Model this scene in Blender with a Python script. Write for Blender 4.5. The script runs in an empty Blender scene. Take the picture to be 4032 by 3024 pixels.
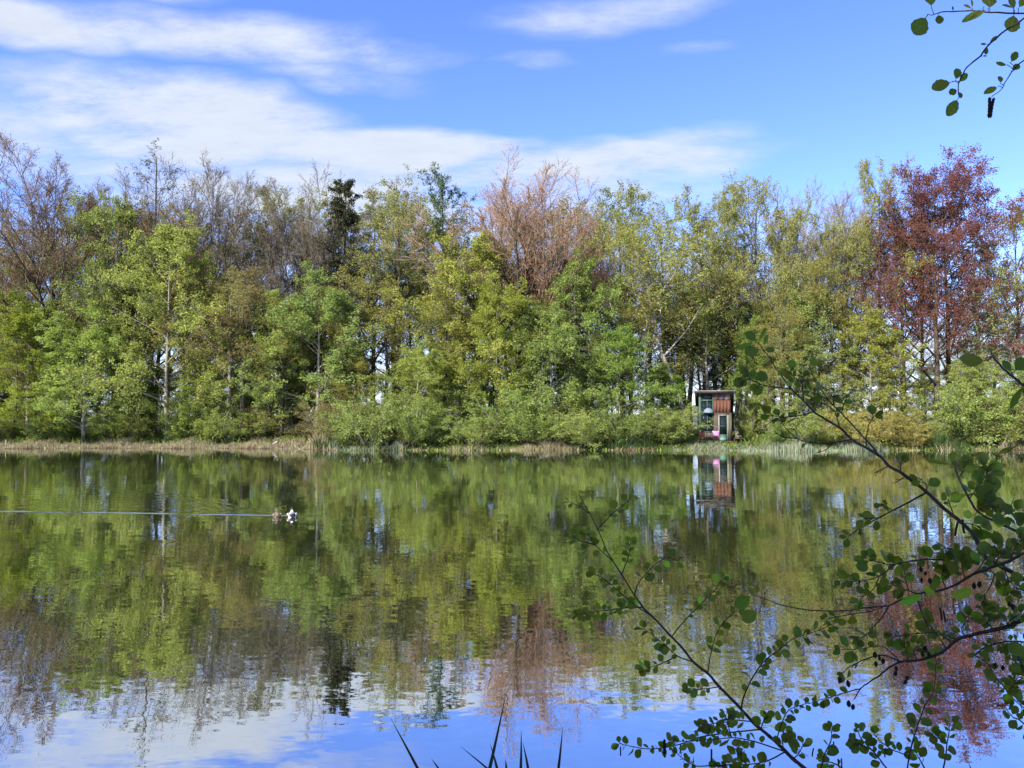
import bpy, math, random
import numpy as np
from mathutils import Vector, Matrix

SC = bpy.context.scene
COL = SC.collection
R = math.radians
PI = math.pi

# ------------------------------------------------------------------ camera
FPX = 2990.0                      # focal length in photo pixels (photo 4032 x 3024)
EYE = np.array((0.0, 0.0, 3.0))
PITCH = math.atan((1635 - 1512) / FPX)
cam = bpy.data.cameras.new('camera')
cam.sensor_width = 36.0
cam.lens = 36.0 * FPX / 4032.0
cam.clip_start = 0.05
cam.clip_end = 9000
camo = bpy.data.objects.new('camera', cam)
COL.objects.link(camo)
camo.location = EYE
camo.rotation_euler = (PI / 2 + PITCH, 0, 0)
SC.camera = camo

# ------------------------------------------------------------------ light
SUN_EL = R(37)
SUN_AZ = R(224)                   # clockwise from +Y : over the left shoulder
sdir = Vector((math.sin(SUN_AZ) * math.cos(SUN_EL), math.cos(SUN_AZ) * math.cos(SUN_EL), math.sin(SUN_EL)))
sl = bpy.data.lights.new('sun', 'SUN')
sl.energy = 4.6
sl.angle = R(0.53)
sl.color = (1.0, 0.93, 0.82)
so = bpy.data.objects.new('sun', sl)
COL.objects.link(so)
so.rotation_euler = sdir.to_track_quat('Z', 'Y').to_euler()
so.location = (-40, -20, 60)

SC.view_settings.view_transform = 'Standard'
SC.view_settings.look = 'None'
SC.view_settings.gamma = 1.0
SC.view_settings.use_curve_mapping = False
SC.view_settings.exposure = 1.62
SC.cycles.max_bounces = 7
SC.cycles.diffuse_bounces = 3
SC.cycles.glossy_bounces = 3
SC.cycles.transmission_bounces = 3
SC.cycles.transparent_max_bounces = 4


class NT:
    """small helper to wire shader nodes"""
    def __init__(self, tree):
        self.t = tree
        self.t.nodes.clear()

    def n(self, kind, **kw):
        nd = self.t.nodes.new(kind)
        ins = kw.pop('ins', {})
        for k, v in kw.items():
            setattr(nd, k, v)
        for k, v in ins.items():
            self.set(nd.inputs[k], v)
        return nd

    def set(self, sock, v):
        if isinstance(v, bpy.types.NodeSocket):
            self.t.links.new(v, sock)
        else:
            sock.default_value = v

    def m(self, op, a, b=None, c=None, clamp=False):
        nd = self.t.nodes.new('ShaderNodeMath')
        nd.operation = op
        nd.use_clamp = clamp
        self.set(nd.inputs[0], a)
        if b is not None:
            self.set(nd.inputs[1], b)
        if c is not None:
            self.set(nd.inputs[2], c)
        return nd.outputs[0]

    def vm(self, op, a, b=None):
        nd = self.t.nodes.new('ShaderNodeVectorMath')
        nd.operation = op
        self.set(nd.inputs[0], a)
        if b is not None:
            self.set(nd.inputs[1], b)
        return nd.outputs[0]

    def mix(self, f, a, b, blend='MIX'):
        nd = self.t.nodes.new('ShaderNodeMix')
        nd.data_type = 'RGBA'
        nd.blend_type = blend
        self.set(nd.inputs[0], f)
        self.set(nd.inputs[6], a)
        self.set(nd.inputs[7], b)
        return nd.outputs[2]

    def noise(self, vec, scale, detail=3.0, rough=0.55, out='Fac'):
        nd = self.t.nodes.new('ShaderNodeTexNoise')
        self.set(nd.inputs['Vector'], vec)
        nd.inputs['Scale'].default_value = scale
        nd.inputs['Detail'].default_value = detail
        nd.inputs['Roughness'].default_value = rough
        return nd.outputs[out]

    def smooth(self, v, lo, hi):
        nd = self.t.nodes.new('ShaderNodeMapRange')
        nd.interpolation_type = 'SMOOTHSTEP'
        self.set(nd.inputs[0], v)
        nd.inputs[1].default_value = lo
        nd.inputs[2].default_value = hi
        return nd.outputs[0]


def rgba(c):
    return (c[0], c[1], c[2], 1.0)


# ------------------------------------------------------------------ sky with thin cloud bands
W = bpy.data.worlds.new('World')
SC.world = W
W.use_nodes = True
W.cycles.sampling_method = 'NONE'
nt = NT(W.node_tree)
sky = nt.n('ShaderNodeTexSky', sky_type='NISHITA', sun_disc=False, sun_elevation=SUN_EL, sun_rotation=SUN_AZ,
           altitude=20.0, air_density=0.68, dust_density=0.05, ozone_density=3.0)
tc = nt.n('ShaderNodeTexCoord')
nrm = nt.vm('NORMALIZE', tc.outputs['Generated'])
sp = nt.n('ShaderNodeSeparateXYZ', ins={0: nrm})
dx, dy, dz = sp.outputs
az = nt.m('MULTIPLY', nt.m('ARCTAN2', dx, dy), 180 / PI)
el = nt.m('MULTIPLY', nt.m('ARCSINE', dz), 180 / PI)
# streaky noise on a flat cloud layer, continuous over the whole sky
zc = nt.m('ADD', nt.m('MAXIMUM', dz, 0.0), 0.16)
lay = nt.n('ShaderNodeCombineXYZ', ins={0: nt.m('DIVIDE', dx, zc), 1: nt.m('DIVIDE', dy, zc), 2: 0.0}).outputs[0]
mp = nt.n('ShaderNodeMapping', ins={'Vector': lay, 'Scale': (0.85, 1.5, 1.0), 'Rotation': (0, 0, R(10)), 'Location': (3.1, 1.7, 0)})
n1 = nt.noise(mp.outputs[0], 1.7, 6.0, 0.60)
n2 = nt.noise(mp.outputs[0], 6.5, 8.0, 0.68)
warp = nt.noise(mp.outputs[0], 1.3, 4.0, 0.6, out='Color')
ws = nt.n('ShaderNodeSeparateXYZ', ins={0: warp}).outputs
azw = nt.m('ADD', az, nt.m('MULTIPLY', nt.m('SUBTRACT', ws[0], 0.5), 13.0))
elw = nt.m('ADD', el, nt.m('MULTIPLY', nt.m('SUBTRACT', ws[1], 0.5), 7.0))


def band(px, py, hw, hh, s, tilt=0.0):
    a0 = math.degrees(math.atan((px - 2016) / FPX))
    e0 = math.degrees(math.atan((1635 - py) / FPX))
    k = 57.3 / FPX
    u = nt.m('SUBTRACT', azw, a0)
    v = nt.m('ADD', nt.m('SUBTRACT', elw, e0), nt.m('MULTIPLY', u, tilt))
    uu = nt.m('POWER', nt.m('ABSOLUTE', nt.m('DIVIDE', u, hw * k)), 2.0)
    vv = nt.m('POWER', nt.m('ABSOLUTE', nt.m('DIVIDE', v, hh * k)), 2.0)
    d = nt.m('ADD', uu, vv)
    return nt.m('MULTIPLY', nt.m('SUBTRACT', 1.0, nt.m('MINIMUM', d, 1.0)), s)


bands = [(120, 290, 480, 110, 1.0), (950, 230, 950, 120, 0.9, -0.03), (1250, 340, 460, 70, 0.6), (560, 50, 420, 80, 0.55),
         (2350, 50, 620, 95, 0.62), (700, 540, 680, 170, 1.0), (1500, 590, 850, 130, 0.95), (2350, 650, 860, 130, 0.85),
         (2750, 560, 340, 90, 0.6), (1500, 790, 1700, 200, 0.85), (2800, 225, 200, 32, 0.34), (2080, 220, 260, 36, 0.42),
         (60, 640, 420, 170, 0.6), (1800, 1150, 2600, 330, 0.62)]
dens = None
for b in bands:
    o = band(*b)
    dens = o if dens is None else nt.m('MAXIMUM', dens, o)
# the rest of the sky carries the same broken cover
away = nt.m('MAXIMUM', nt.smooth(nt.m('ABSOLUTE', az), 36.0, 52.0), nt.smooth(el, 31.0, 42.0))
rest = nt.m('MULTIPLY', nt.smooth(n1, 0.45, 0.72), nt.m('MULTIPLY', away, 0.85))
dens = nt.m('MAXIMUM', dens, rest)
haze_low = nt.m('MULTIPLY', nt.m('SUBTRACT', 1.0, nt.smooth(el, 0.5, 13.0)), 0.95)
dens = nt.m('MAXIMUM', dens, haze_low)
tex = nt.m('ADD', nt.m('MULTIPLY', nt.m('SUBTRACT', n1, 0.5), 2.3), nt.m('MULTIPLY', nt.m('SUBTRACT', n2, 0.5), 1.5))
cov = nt.m('MULTIPLY', dens, nt.m('ADD', 0.95, tex), clamp=True)
cov = nt.m('MULTIPLY', nt.smooth(cov, 0.08, 0.95), 0.93)
hs = nt.n('ShaderNodeHueSaturation', ins={'Hue': 0.512, 'Saturation': 1.14, 'Value': 1.0, 'Color': nt.mix(1.0, sky.outputs[0], (1.0, 0.965, 1.02, 1), 'MULTIPLY')})
shade = nt.m('ADD', 0.86, nt.m('MULTIPLY', n2, 0.28))
ccol = nt.mix(1.0, (1.86, 2.02, 2.26, 1), nt.n('ShaderNodeCombineXYZ', ins={0: shade, 1: shade, 2: shade}).outputs[0], 'MULTIPLY')
skc = nt.mix(cov, hs.outputs[0], ccol)
bg = nt.n('ShaderNodeBackground', ins={'Color': skc, 'Strength': 0.138})
wo = nt.n('ShaderNodeOutputWorld', ins={0: bg.outputs[0]})


# ------------------------------------------------------------------ helpers
def P(x, y, Y):
    """photo pixel at distance Y in front of the eye -> world point"""
    u = (x - 2016) / FPX
    v = (1512 - y) / FPX
    d = np.array((u, math.cos(PITCH) - v * math.sin(PITCH), math.sin(PITCH) + v * math.cos(PITCH)))
    return EYE + d * (Y / d[1])


def PX(x, Y):
    return float(P(x, 1635, Y)[0])


def PZ(y, Y):
    return float(P(2016, y, Y)[2])


def raw_mesh(name, V, F, mats, midx=None, smooth=False, uv=None):
    """V (n,3); F: list of (m,k) int arrays (k = 3 or 4)"""
    me = bpy.data.meshes.new(name)
    V = np.asarray(V, np.float32)
    Fs = [np.asarray(f, np.int32) for f in F if len(f)]
    nl = sum(f.size for f in Fs)
    npoly = sum(len(f) for f in Fs)
    me.vertices.add(len(V))
    me.vertices.foreach_set('co', V.ravel())
    me.loops.add(nl)
    me.loops.foreach_set('vertex_index', np.concatenate([f.ravel() for f in Fs]))
    me.polygons.add(npoly)
    tot = np.concatenate([np.full(len(f), f.shape[1], np.int32) for f in Fs])
    st = np.concatenate(([0], np.cumsum(tot)[:-1])).astype(np.int32)
    me.polygons.foreach_set('loop_start', st)
    try:
        me.polygons.foreach_set('loop_total', tot)
    except Exception:
        pass
    for m in mats:
        me.materials.append(m)
    if midx is not None:
        me.polygons.foreach_set('material_index', np.asarray(midx, np.int32))
    if smooth is not False:
        sm = np.ones(npoly, bool) if smooth is True else np.asarray(smooth, bool)
        me.polygons.foreach_set('use_smooth', sm)
    if uv is not None:
        l = me.uv_layers.new(name='UVMap')
        l.data.foreach_set('uv', np.asarray(uv, np.float32).ravel())
    me.update(calc_edges=True)
    return me


def obj(name, me, parent=None, label=None, cat=None, group=None, kind=None, loc=None, color=None):
    o = bpy.data.objects.new(name, me)
    COL.objects.link(o)
    if parent is not None:
        o.parent = parent
    if loc is not None:
        o.location = loc
    if label:
        o['label'] = label
    if cat:
        o['category'] = cat
    if group:
        o['group'] = group
    if kind:
        o['kind'] = kind
    if color is not None:
        o.color = rgba(color)
    return o


class MB:
    """collects boxes, tubes and lathes into one mesh"""
    def __init__(self):
        self.V = []
        self.F4 = []
        self.F3 = []
        self.M4 = []
        self.M3 = []
        self.n = 0

    def add(self, V, F4=(), F3=(), mi=0):
        V = np.asarray(V, float).reshape(-1, 3)
        if len(F4):
            self.F4.append(np.asarray(F4, int) + self.n)
            self.M4 += [mi] * len(F4)
        if len(F3):
            self.F3.append(np.asarray(F3, int) + self.n)
            self.M3 += [mi] * len(F3)
        self.V.append(V)
        self.n += len(V)

    def box(self, x0, x1, y0, y1, z0, z1, mi=0, jit=0.0, rng=None):
        V = np.array([(x, y, z) for z in (z0, z1) for y in (y0, y1) for x in (x0, x1)], float)
        if jit:
            V += rng.normal(0, jit, V.shape)
        self.add(V, [(0, 2, 3, 1), (4, 5, 7, 6), (0, 1, 5, 4), (2, 6, 7, 3), (0, 4, 6, 2), (1, 3, 7, 5)], mi=mi)

    def tube(self, pts, rad, k=6, mi=0, cap=True):
        pts = np.asarray(pts, float)
        rad = np.broadcast_to(np.asarray(rad, float), (len(pts),))
        V, F = tubes(pts[None], rad[None], k)
        F3 = []
        if cap:
            n = len(V)
            V = np.vstack([V, pts[0], pts[-1]])
            m = len(pts)
            F3 = [(n, (j + 1) % k, j) for j in range(k)] + [(n + 1, (m - 1) * k + j, (m - 1) * k + (j + 1) % k) for j in range(k)]
        self.add(V, F, F3, mi)

    def build(self, name, mats, parent=None, smooth=False, **kw):
        if not isinstance(mats, (list, tuple)):
            mats = [mats]
        F = []
        M = []
        if self.F4:
            F.append(np.vstack(self.F4))
            M += self.M4
        if self.F3:
            F.append(np.vstack(self.F3))
            M += self.M3
        me = raw_mesh(name, np.vstack(self.V), F, mats, M, smooth)
        return obj(name, me, parent, **kw)


def nz(v):
    return v / np.maximum(np.linalg.norm(v, axis=-1, keepdims=True), 1e-9)


def tubes(Pt, Rd, k):
    """Pt (N,S,3), Rd (N,S) -> verts, quads for N tubes with k sides"""
    N, S, _ = Pt.shape
    tan = nz(np.gradient(Pt, axis=1)) if S > 2 else np.repeat(nz(Pt[:, 1:2] - Pt[:, :1]), 2, axis=1)
    mean = nz(Pt[:, -1] - Pt[:, 0])
    ref = np.where(np.abs(mean[:, 2:3]) > 0.85, np.array([[1.0, 0.1, 0]]), np.array([[0, 0.1, 1.0]]))
    u = nz(np.cross(tan, np.repeat(ref[:, None], S, 1)))
    v = np.cross(tan, u)
    a = np.arange(k) * 2 * PI / k
    ring = (u[:, :, None] * np.cos(a)[None, None, :, None] + v[:, :, None] * np.sin(a)[None, None, :, None])
    V = Pt[:, :, None] + ring * Rd[:, :, None, None]
    V = V.reshape(-1, 3)
    n = np.arange(N)[:, None, None] * S * k
    s = np.arange(S - 1)[None, :, None] * k
    j = np.arange(k)[None, None, :]
    j2 = (j + 1) % k
    F = np.stack([n + s + j, n + s + j2, n + s + k + j2, n + s + k + j], -1).reshape(-1, 4)
    return V, F


def empty(name, loc, label=None, cat=None, group=None, color=None):
    return obj(name, None, None, label, cat, group, None, loc, color)


# ------------------------------------------------------------------ materials
def mat(name):
    m = bpy.data.materials.new(name)
    m.use_nodes = True
    return m, NT(m.node_tree)


def surf(t, shader):
    t.n('ShaderNodeOutputMaterial', ins={0: shader})


def simple(name, c1, c2, scale=6.0, rough=0.8, stretch=(1, 1, 1), bump=0.3, dist=0.01, detail=5, spec=0.3, metal=0.0):
    m, t = mat(name)
    co = t.n('ShaderNodeTexCoord').outputs['Object']
    mp_ = t.n('ShaderNodeMapping', ins={'Vector': co, 'Scale': stretch}).outputs[0]
    f = t.noise(mp_, scale, detail, 0.6)
    f2 = t.smooth(f, 0.3, 0.7)
    c = t.mix(f2, rgba(c1), rgba(c2))
    big = t.noise(co, scale * 0.17, 2.0)
    c = t.mix(0.35, c, t.mix(big, rgba((0.55, 0.55, 0.55)), rgba((1.35, 1.35, 1.35))), 'MULTIPLY')
    b = t.n('ShaderNodeBump', ins={'Strength': bump, 'Distance': dist, 'Height': f})
    p = t.n('ShaderNodeBsdfPrincipled', ins={'Base Color': c, 'Roughness': rough, 'Normal': b.outputs[0],
                                              'Specular IOR Level': spec, 'Metallic': metal})
    surf(t, p.outputs[0])
    return m


def leaf_mat(name, trans=0.42, var=0.5, gloss=0.0):
    """foliage coloured by the object's own colour, every leaf a little different"""
    m, t = mat(name)
    oi = t.n('ShaderNodeObjectInfo')
    ge = t.n('ShaderNodeNewGeometry')
    co = t.n('ShaderNodeTexCoord').outputs['Object']
    rnd = ge.outputs['Random Per Island']
    big = t.noise(co, 0.35, 2.0)
    val = t.m('ADD', 1.0 - var / 2, t.m('MULTIPLY', rnd, var))
    hue = t.m('ADD', 0.488, t.m('MULTIPLY', t.m('FRACT', t.m('MULTIPLY', rnd, 17.3)), 0.022))
    hue = t.m('ADD', hue, t.m('MULTIPLY', t.m('SUBTRACT', big, 0.5), 0.022))
    hs_ = t.n('ShaderNodeHueSaturation', ins={'Hue': hue, 'Saturation': 1.0, 'Value': val, 'Color': oi.outputs['Color']})
    d = t.n('ShaderNodeBsdfDiffuse', ins={'Color': hs_.outputs[0]})
    tcol = t.mix(1.0, hs_.outputs[0], (1.25, 1.25, 0.7, 1), 'MULTIPLY')
    tr = t.n('ShaderNodeBsdfTranslucent', ins={'Color': tcol})
    mx = t.n('ShaderNodeMixShader', ins={0: trans, 1: d.outputs[0], 2: tr.outputs[0]})
    sh = mx.outputs[0]
    if gloss:
        g = t.n('ShaderNodeBsdfGlossy', ins={'Color': (1, 1, 1, 1), 'Roughness': 0.45})
        sh = t.n('ShaderNodeMixShader', ins={0: gloss, 1: sh, 2: g.outputs[0]}).outputs[0]
    surf(t, sh)
    return m


M_LEAF = leaf_mat('spring_leaf')
M_NEEDLE = leaf_mat('needle', trans=0.12, var=0.6)
M_BARK = simple('bark', (0.030, 0.024, 0.017), (0.085, 0.072, 0.050), 9.0, 0.95, (1, 1, 0.25), 0.5, 0.03)
M_BARK_GREY = simple('grey_bark', (0.085, 0.078, 0.062), (0.25, 0.235, 0.19), 5.0, 0.9, (1, 1, 0.35), 0.4, 0.02)
M_BIRCH = simple('birch_bark', (0.045, 0.040, 0.034), (0.30, 0.28, 0.24), 3.2, 0.8, (1, 1, 1.6), 0.3, 0.01)


def twig_mat(name):
    m, t = mat(name)
    oi = t.n('ShaderNodeObjectInfo')
    ge = t.n('ShaderNodeNewGeometry')
    f = t.m('ADD', 0.75, t.m('MULTIPLY', ge.outputs['Random Per Island'], 0.5))
    c = t.mix(1.0, oi.outputs['Color'], t.n('ShaderNodeCombineXYZ', ins={0: f, 1: f, 2: f}).outputs[0], 'MULTIPLY')
    d = t.n('ShaderNodeBsdfDiffuse', ins={'Color': c})
    surf(t, d.outputs[0])
    return m


M_TWIG_TINT = twig_mat('tinted_twig')
M_TWIG = simple('twig', (0.07, 0.055, 0.035), (0.15, 0.12, 0.08), 4.0, 0.9, bump=0.0)

# ------------------------------------------------------------------ terrain and water
grng = np.random.default_rng(3)


def shore(x):
    x = np.asarray(x, float)
    s = 65.2 + 0.7 * np.sin(x * 0.16 + 1) + 0.4 * np.sin(x * 0.47)
    left = 1 / (1 + np.exp((x + 15.5) * 0.9))
    return s + left * 3.6


def gz(x, y):
    """height of the ground"""
    x = np.asarray(x, float)
    y = np.asarray(y, float)
    near = 1.35 - 2.4 * np.clip((y - 3.4 + 0.15 * np.sin(x * 1.7)) / 2.4, 0, 1)
    s = shore(x)
    far = np.clip((y - s) / 3.0, -1, 1) * 0.42
    far = far + np.clip((y - s - 3) / 40, 0, 1) * 0.5
    far = far + 0.10 * np.sin(x * 0.7 + y * 0.31) * np.clip((y - s - 1) / 3, 0, 1)
    mid = -0.9
    z = np.maximum(near, mid)
    return np.where(y > s - 4, np.maximum(np.where(y > s - 3, far, mid), mid), z)


def grid_mesh(name, xs, ys, zf, mats, smooth=True):
    X, Y = np.meshgrid(xs, ys)
    Z = zf(X, Y)
    V = np.stack([X, Y, Z], -1).reshape(-1, 3)
    nx, ny = len(xs), len(ys)
    i = np.arange(ny - 1)[:, None] * nx + np.arange(nx - 1)[None]
    F = np.stack([i, i + 1, i + nx + 1, i + nx], -1).reshape(-1, 4)
    return raw_mesh(name, V, [F], mats, smooth=smooth)


mg, t = mat('ground')
co = t.n('ShaderNodeTexCoord').outputs['Object']
f = t.noise(co, 0.7, 6.0, 0.65)
f2 = t.noise(co, 9.0, 4.0, 0.6)
c = t.mix(t.smooth(f, 0.38, 0.62), rgba((0.045, 0.070, 0.020)), rgba((0.065, 0.050, 0.030)))
c = t.mix(t.m('MULTIPLY', f2, 0.6), c, rgba((0.045, 0.038, 0.022)))
b = t.n('ShaderNodeBump', ins={'Strength': 0.6, 'Distance': 0.06, 'Height': f2})
surf(t, t.n('ShaderNodeBsdfPrincipled', ins={'Base Color': c, 'Roughness': 0.95, 'Normal': b.outputs[0]}).outputs[0])
xs = np.concatenate([[-4000, -1500, -600, -250, -150], np.arange(-110, 111, 1.1), [150, 250, 600, 1500, 4000]])
ys = np.concatenate([[-1500, -300, -60, -20], np.arange(-8, 7, 0.4), np.arange(8, 60, 6.0), np.arange(60, 76, 0.4), np.arange(77, 120, 3.0),
                     [150, 220, 400, 900, 2500, 6000]])
obj('ground', grid_mesh('ground', xs, ys, gz, [mg]), kind='structure')

# water: still lake with faint ripples, and the long wake behind the two ducks
mw, t = mat('lake_water')
co = t.n('ShaderNodeTexCoord').outputs['Object']
ge = t.n('ShaderNodeNewGeometry')
sx = t.n('ShaderNodeSeparateXYZ', ins={0: co}).outputs


def rip(scale, stx, sty, det, loc):
    mp_ = t.n('ShaderNodeMapping', ins={'Vector': co, 'Scale': (stx, sty, 1), 'Location': loc}).outputs[0]
    o = t.noise(mp_, scale, det, 0.55, out='Color')
    return t.vm('SUBTRACT', o, (0.5, 0.5, 0.5))


patch = t.smooth(t.noise(t.n('ShaderNodeMapping', ins={'Vector': co, 'Scale': (0.06, 0.16, 1)}).outputs[0], 1.0, 3.0), 0.35, 0.68)
amp = t.m('ADD', 0.6, t.m('MULTIPLY', patch, 0.7))
r1 = t.vm('MULTIPLY', rip(1.0, 0.9, 2.6, 2.0, (0, 0, 0)), (0.009, 0.017, 0))
r2 = t.vm('MULTIPLY', rip(1.0, 3.5, 9.0, 2.0, (5, 2, 0)), (0.012, 0.040, 0))
r3 = t.vm('MULTIPLY', rip(1.0, 0.25, 0.55, 1.0, (9, 4, 0)), (0.004, 0.010, 0))
rs = t.vm('ADD', t.vm('ADD', r1, r2), r3)
rs = t.vm('MULTIPLY', rs, t.n('ShaderNodeCombineXYZ', ins={0: amp, 1: amp, 2: amp}).outputs[0])
nm = t.vm('NORMALIZE', t.vm('ADD', ge.outputs['Normal'], rs))
gl = t.n('ShaderNodeBsdfGlossy', ins={'Color': (0.93, 0.95, 0.95, 1), 'Roughness': 0.0, 'Normal': nm})
df = t.n('ShaderNodeBsdfDiffuse', ins={'Color': (0.030, 0.040, 0.012, 1), 'Normal': nm})
fr = t.n('ShaderNodeFresnel', ins={'IOR': 1.333, 'Normal': nm})
# shallow angle mirror with the peaty water colour below
fac = t.m('ADD', 0.72, t.m('MULTIPLY', fr.outputs[0], 0.26), clamp=True)
surf(t, t.n('ShaderNodeMixShader', ins={0: fac, 1: df.outputs[0], 2: gl.outputs[0]}).outputs[0])

DK_Y = 22.9
WK0 = np.array((PX(1090, DK_Y), DK_Y))            # the wake line runs from the ducks to the left
WK1 = np.array((PX(-500, 24.35), 24.35))
wd = (WK1 - WK0) / np.linalg.norm(WK1 - WK0)
wn = np.array((-wd[1], wd[0]))
if wn[1] < 0:
    wn = -wn


def wz(X, Y):
    s = (X - WK0[0]) * wd[0] + (Y - WK0[1]) * wd[1]
    d = (X - WK0[0]) * wn[0] + (Y - WK0[1]) * wn[1]
    d = d + 0.035 * np.sin(s * 1.1) + 0.02 * np.sin(s * 2.9 + 1)
    on = 1 / (1 + np.exp(-(s + 0.9) * 4.0))
    ridge = 0.0215 * np.exp(-((d) / 0.075) ** 2) * on * (0.95 + 0.12 * np.sin(s * 1.7) + 0.10 * np.sin(s * 5.3 + 2))
    # the far arm of the V
    q = d - 0.78 * np.maximum(s, 0) ** 0.97 + 0.12 * np.sin(s * 0.8)
    arm = 0.0052 * np.exp(-(q / 0.7) ** 2) * np.sin(q * 11) * np.clip(s / 1.5, 0, 1) * np.exp(-np.maximum(s, 0) / 16)
    ins = np.where((q < 0) & (d > 0.1), 0.0020 * np.sin(d * 8 + 1.1 * np.sin(s * 0.9)) * np.exp(-np.maximum(s, 0) / 12), 0)
    return np.where(s > -2, ridge + arm + ins, 0.0)


xs = np.concatenate([[-130, -80, -50, -35], np.arange(-28, -4.9, 0.14), [-4, 0, 8, 20, 40, 80, 130]])
ys = np.concatenate([[4.0, 6, 9, 13, 18, 21.5], np.arange(22.0, 25.6, 0.025), np.arange(25.6, 34, 0.05), [36, 40, 50, 60, 66, 70, 75]])
obj('water', grid_mesh('water', xs, ys, wz, [mw]), kind='structure')

# ------------------------------------------------------------------ tree growing
def grow_from(rng, st, d, L, r0, r1, S, wig, trop):
    N = len(st)
    pts = np.zeros((N, S + 1, 3))
    pts[:, 0] = st
    d = nz(d)
    for i in range(S):
        d = nz(d + rng.normal(0, wig, (N, 3)) + np.array((0, 0, 1.0)) * trop)
        pts[:, i + 1] = pts[:, i] + d * (L / S)[:, None]
    w = np.linspace(0, 1, S + 1)[None]
    rad = r0[:, None] * (1 - w) + r1[:, None] * w
    return pts, rad


def along(Pt, Rd, t):
    """Pt (N,S+1,3); t (N,n) in 0..1 -> points, tangents, radii"""
    N, S1, _ = Pt.shape
    x = t * (S1 - 1)
    i = np.clip(x.astype(int), 0, S1 - 2)
    fr_ = (x - i)[..., None]
    a = np.take_along_axis(Pt, np.repeat(i[..., None], 3, -1), 1)
    b_ = np.take_along_axis(Pt, np.repeat(i[..., None] + 1, 3, -1), 1)
    ra = np.take_along_axis(Rd, i, 1)
    rb = np.take_along_axis(Rd, i + 1, 1)
    return a + (b_ - a) * fr_, nz(b_ - a), ra + (rb - ra) * fr_[..., 0]


def spawn(rng, Pt, Rd, n, t0, t1, ang, asd, lenf, S, wig, trop, rk=0.6, rend=0.3, rmin=0.004, flat=0.0, pw=1.0):
    """children on every parent branch"""
    N = len(Pt)
    t = t0 + (t1 - t0) * ((np.arange(n)[None] + rng.uniform(0, 1, (N, n))) / n) ** pw
    p, tg, r = along(Pt, Rd, t)
    az_ = rng.uniform(0, 2 * PI, (N, 1)) + np.arange(n)[None] * 2.4 + rng.normal(0, 0.5, (N, n))
    ref = np.where(np.abs(tg[..., 2:3]) > 0.9, np.array((1.0, 0, 0)), np.array((0, 0, 1.0)))
    u = nz(np.cross(tg, ref))
    v = np.cross(tg, u)
    side = u * np.cos(az_)[..., None] + v * np.sin(az_)[..., None] * (1 - flat)
    a = np.radians((ang(t) if callable(ang) else ang) + rng.normal(0, asd, (N, n)))
    d = tg * np.cos(a)[..., None] + nz(side) * np.sin(a)[..., None]
    Lp = np.linalg.norm(np.diff(Pt, axis=1), axis=2).sum(1)[:, None]
    L = Lp * lenf(t) * rng.uniform(0.65, 1.25, (N, n))
    r0 = np.maximum(np.minimum(r * rk, L * 0.03 + 0.004), rmin)
    r1 = np.maximum(r0 * rend, rmin * 0.7)
    return grow_from(rng, p.reshape(-1, 3), d.reshape(-1, 3), L.ravel(), r0.ravel(), r1.ravel(), S, wig, trop)


def leaves(rng, Pt, per, size, spread, up=0.5, droop=0.0, wide=0.36, keep=1.0, t0=0.1):
    N = len(Pt)
    t = rng.uniform(t0, 1, (N, per))
    p, tg, _ = along(Pt, np.zeros(Pt.shape[:2]), t)
    p = p.reshape(-1, 3)
    tg = tg.reshape(-1, 3)
    if keep < 1:
        k = rng.uniform(0, 1, len(p)) < keep
        p, tg = p[k], tg[k]
    n = len(p)
    p = p + rng.normal(0, spread, (n, 3))
    a = nz(rng.normal(0, 1, (n, 3)) + tg * 0.6 + np.array((0, 0, -droop)))
    nr = nz(rng.normal(0, 1, (n, 3)) + np.array((0, 0, up)))
    b_ = nz(np.cross(a, nr))
    nr = np.cross(b_, a)
    s = (size * rng.uniform(0.6, 1.3, n))[:, None]
    V = np.stack([p, p + a * s * 0.5 + b_ * s * wide + nr * s * 0.1, p + a * s, p + a * s * 0.5 - b_ * s * wide + nr * s * 0.1], 1).reshape(-1, 3)
    F = np.arange(n * 4).reshape(-1, 4)
    return V, F


def join(chunks):
    """[(V, F, material index, smooth)] -> arrays"""
    Vs, Fs, Ms, Ss, n = [], [], [], [], 0
    for V, F, mi, sm in chunks:
        Vs.append(V)
        Fs.append(F + n)
        Ms.append(np.full(len(F), mi))
        Ss.append(np.full(len(F), sm, bool))
        n += len(V)
    return np.vstack(Vs), np.vstack(Fs), np.concatenate(Ms), np.concatenate(Ss)


def trunk_line(rng, H, S=9, wob=0.02, lean=(0, 0)):
    z = np.linspace(-0.4, H, S + 1)
    w = np.cumsum(rng.normal(0, wob * H / S, (S + 1, 2)), 0)
    w -= w[1]
    p = np.zeros((1, S + 1, 3))
    p[0, :, 2] = z
    q = np.clip(z / H, 0, 1)
    p[0, :, 0] = w[:, 0] + lean[0] * q * H
    p[0, :, 1] = w[:, 1] + lean[1] * q * H
    return p


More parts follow.
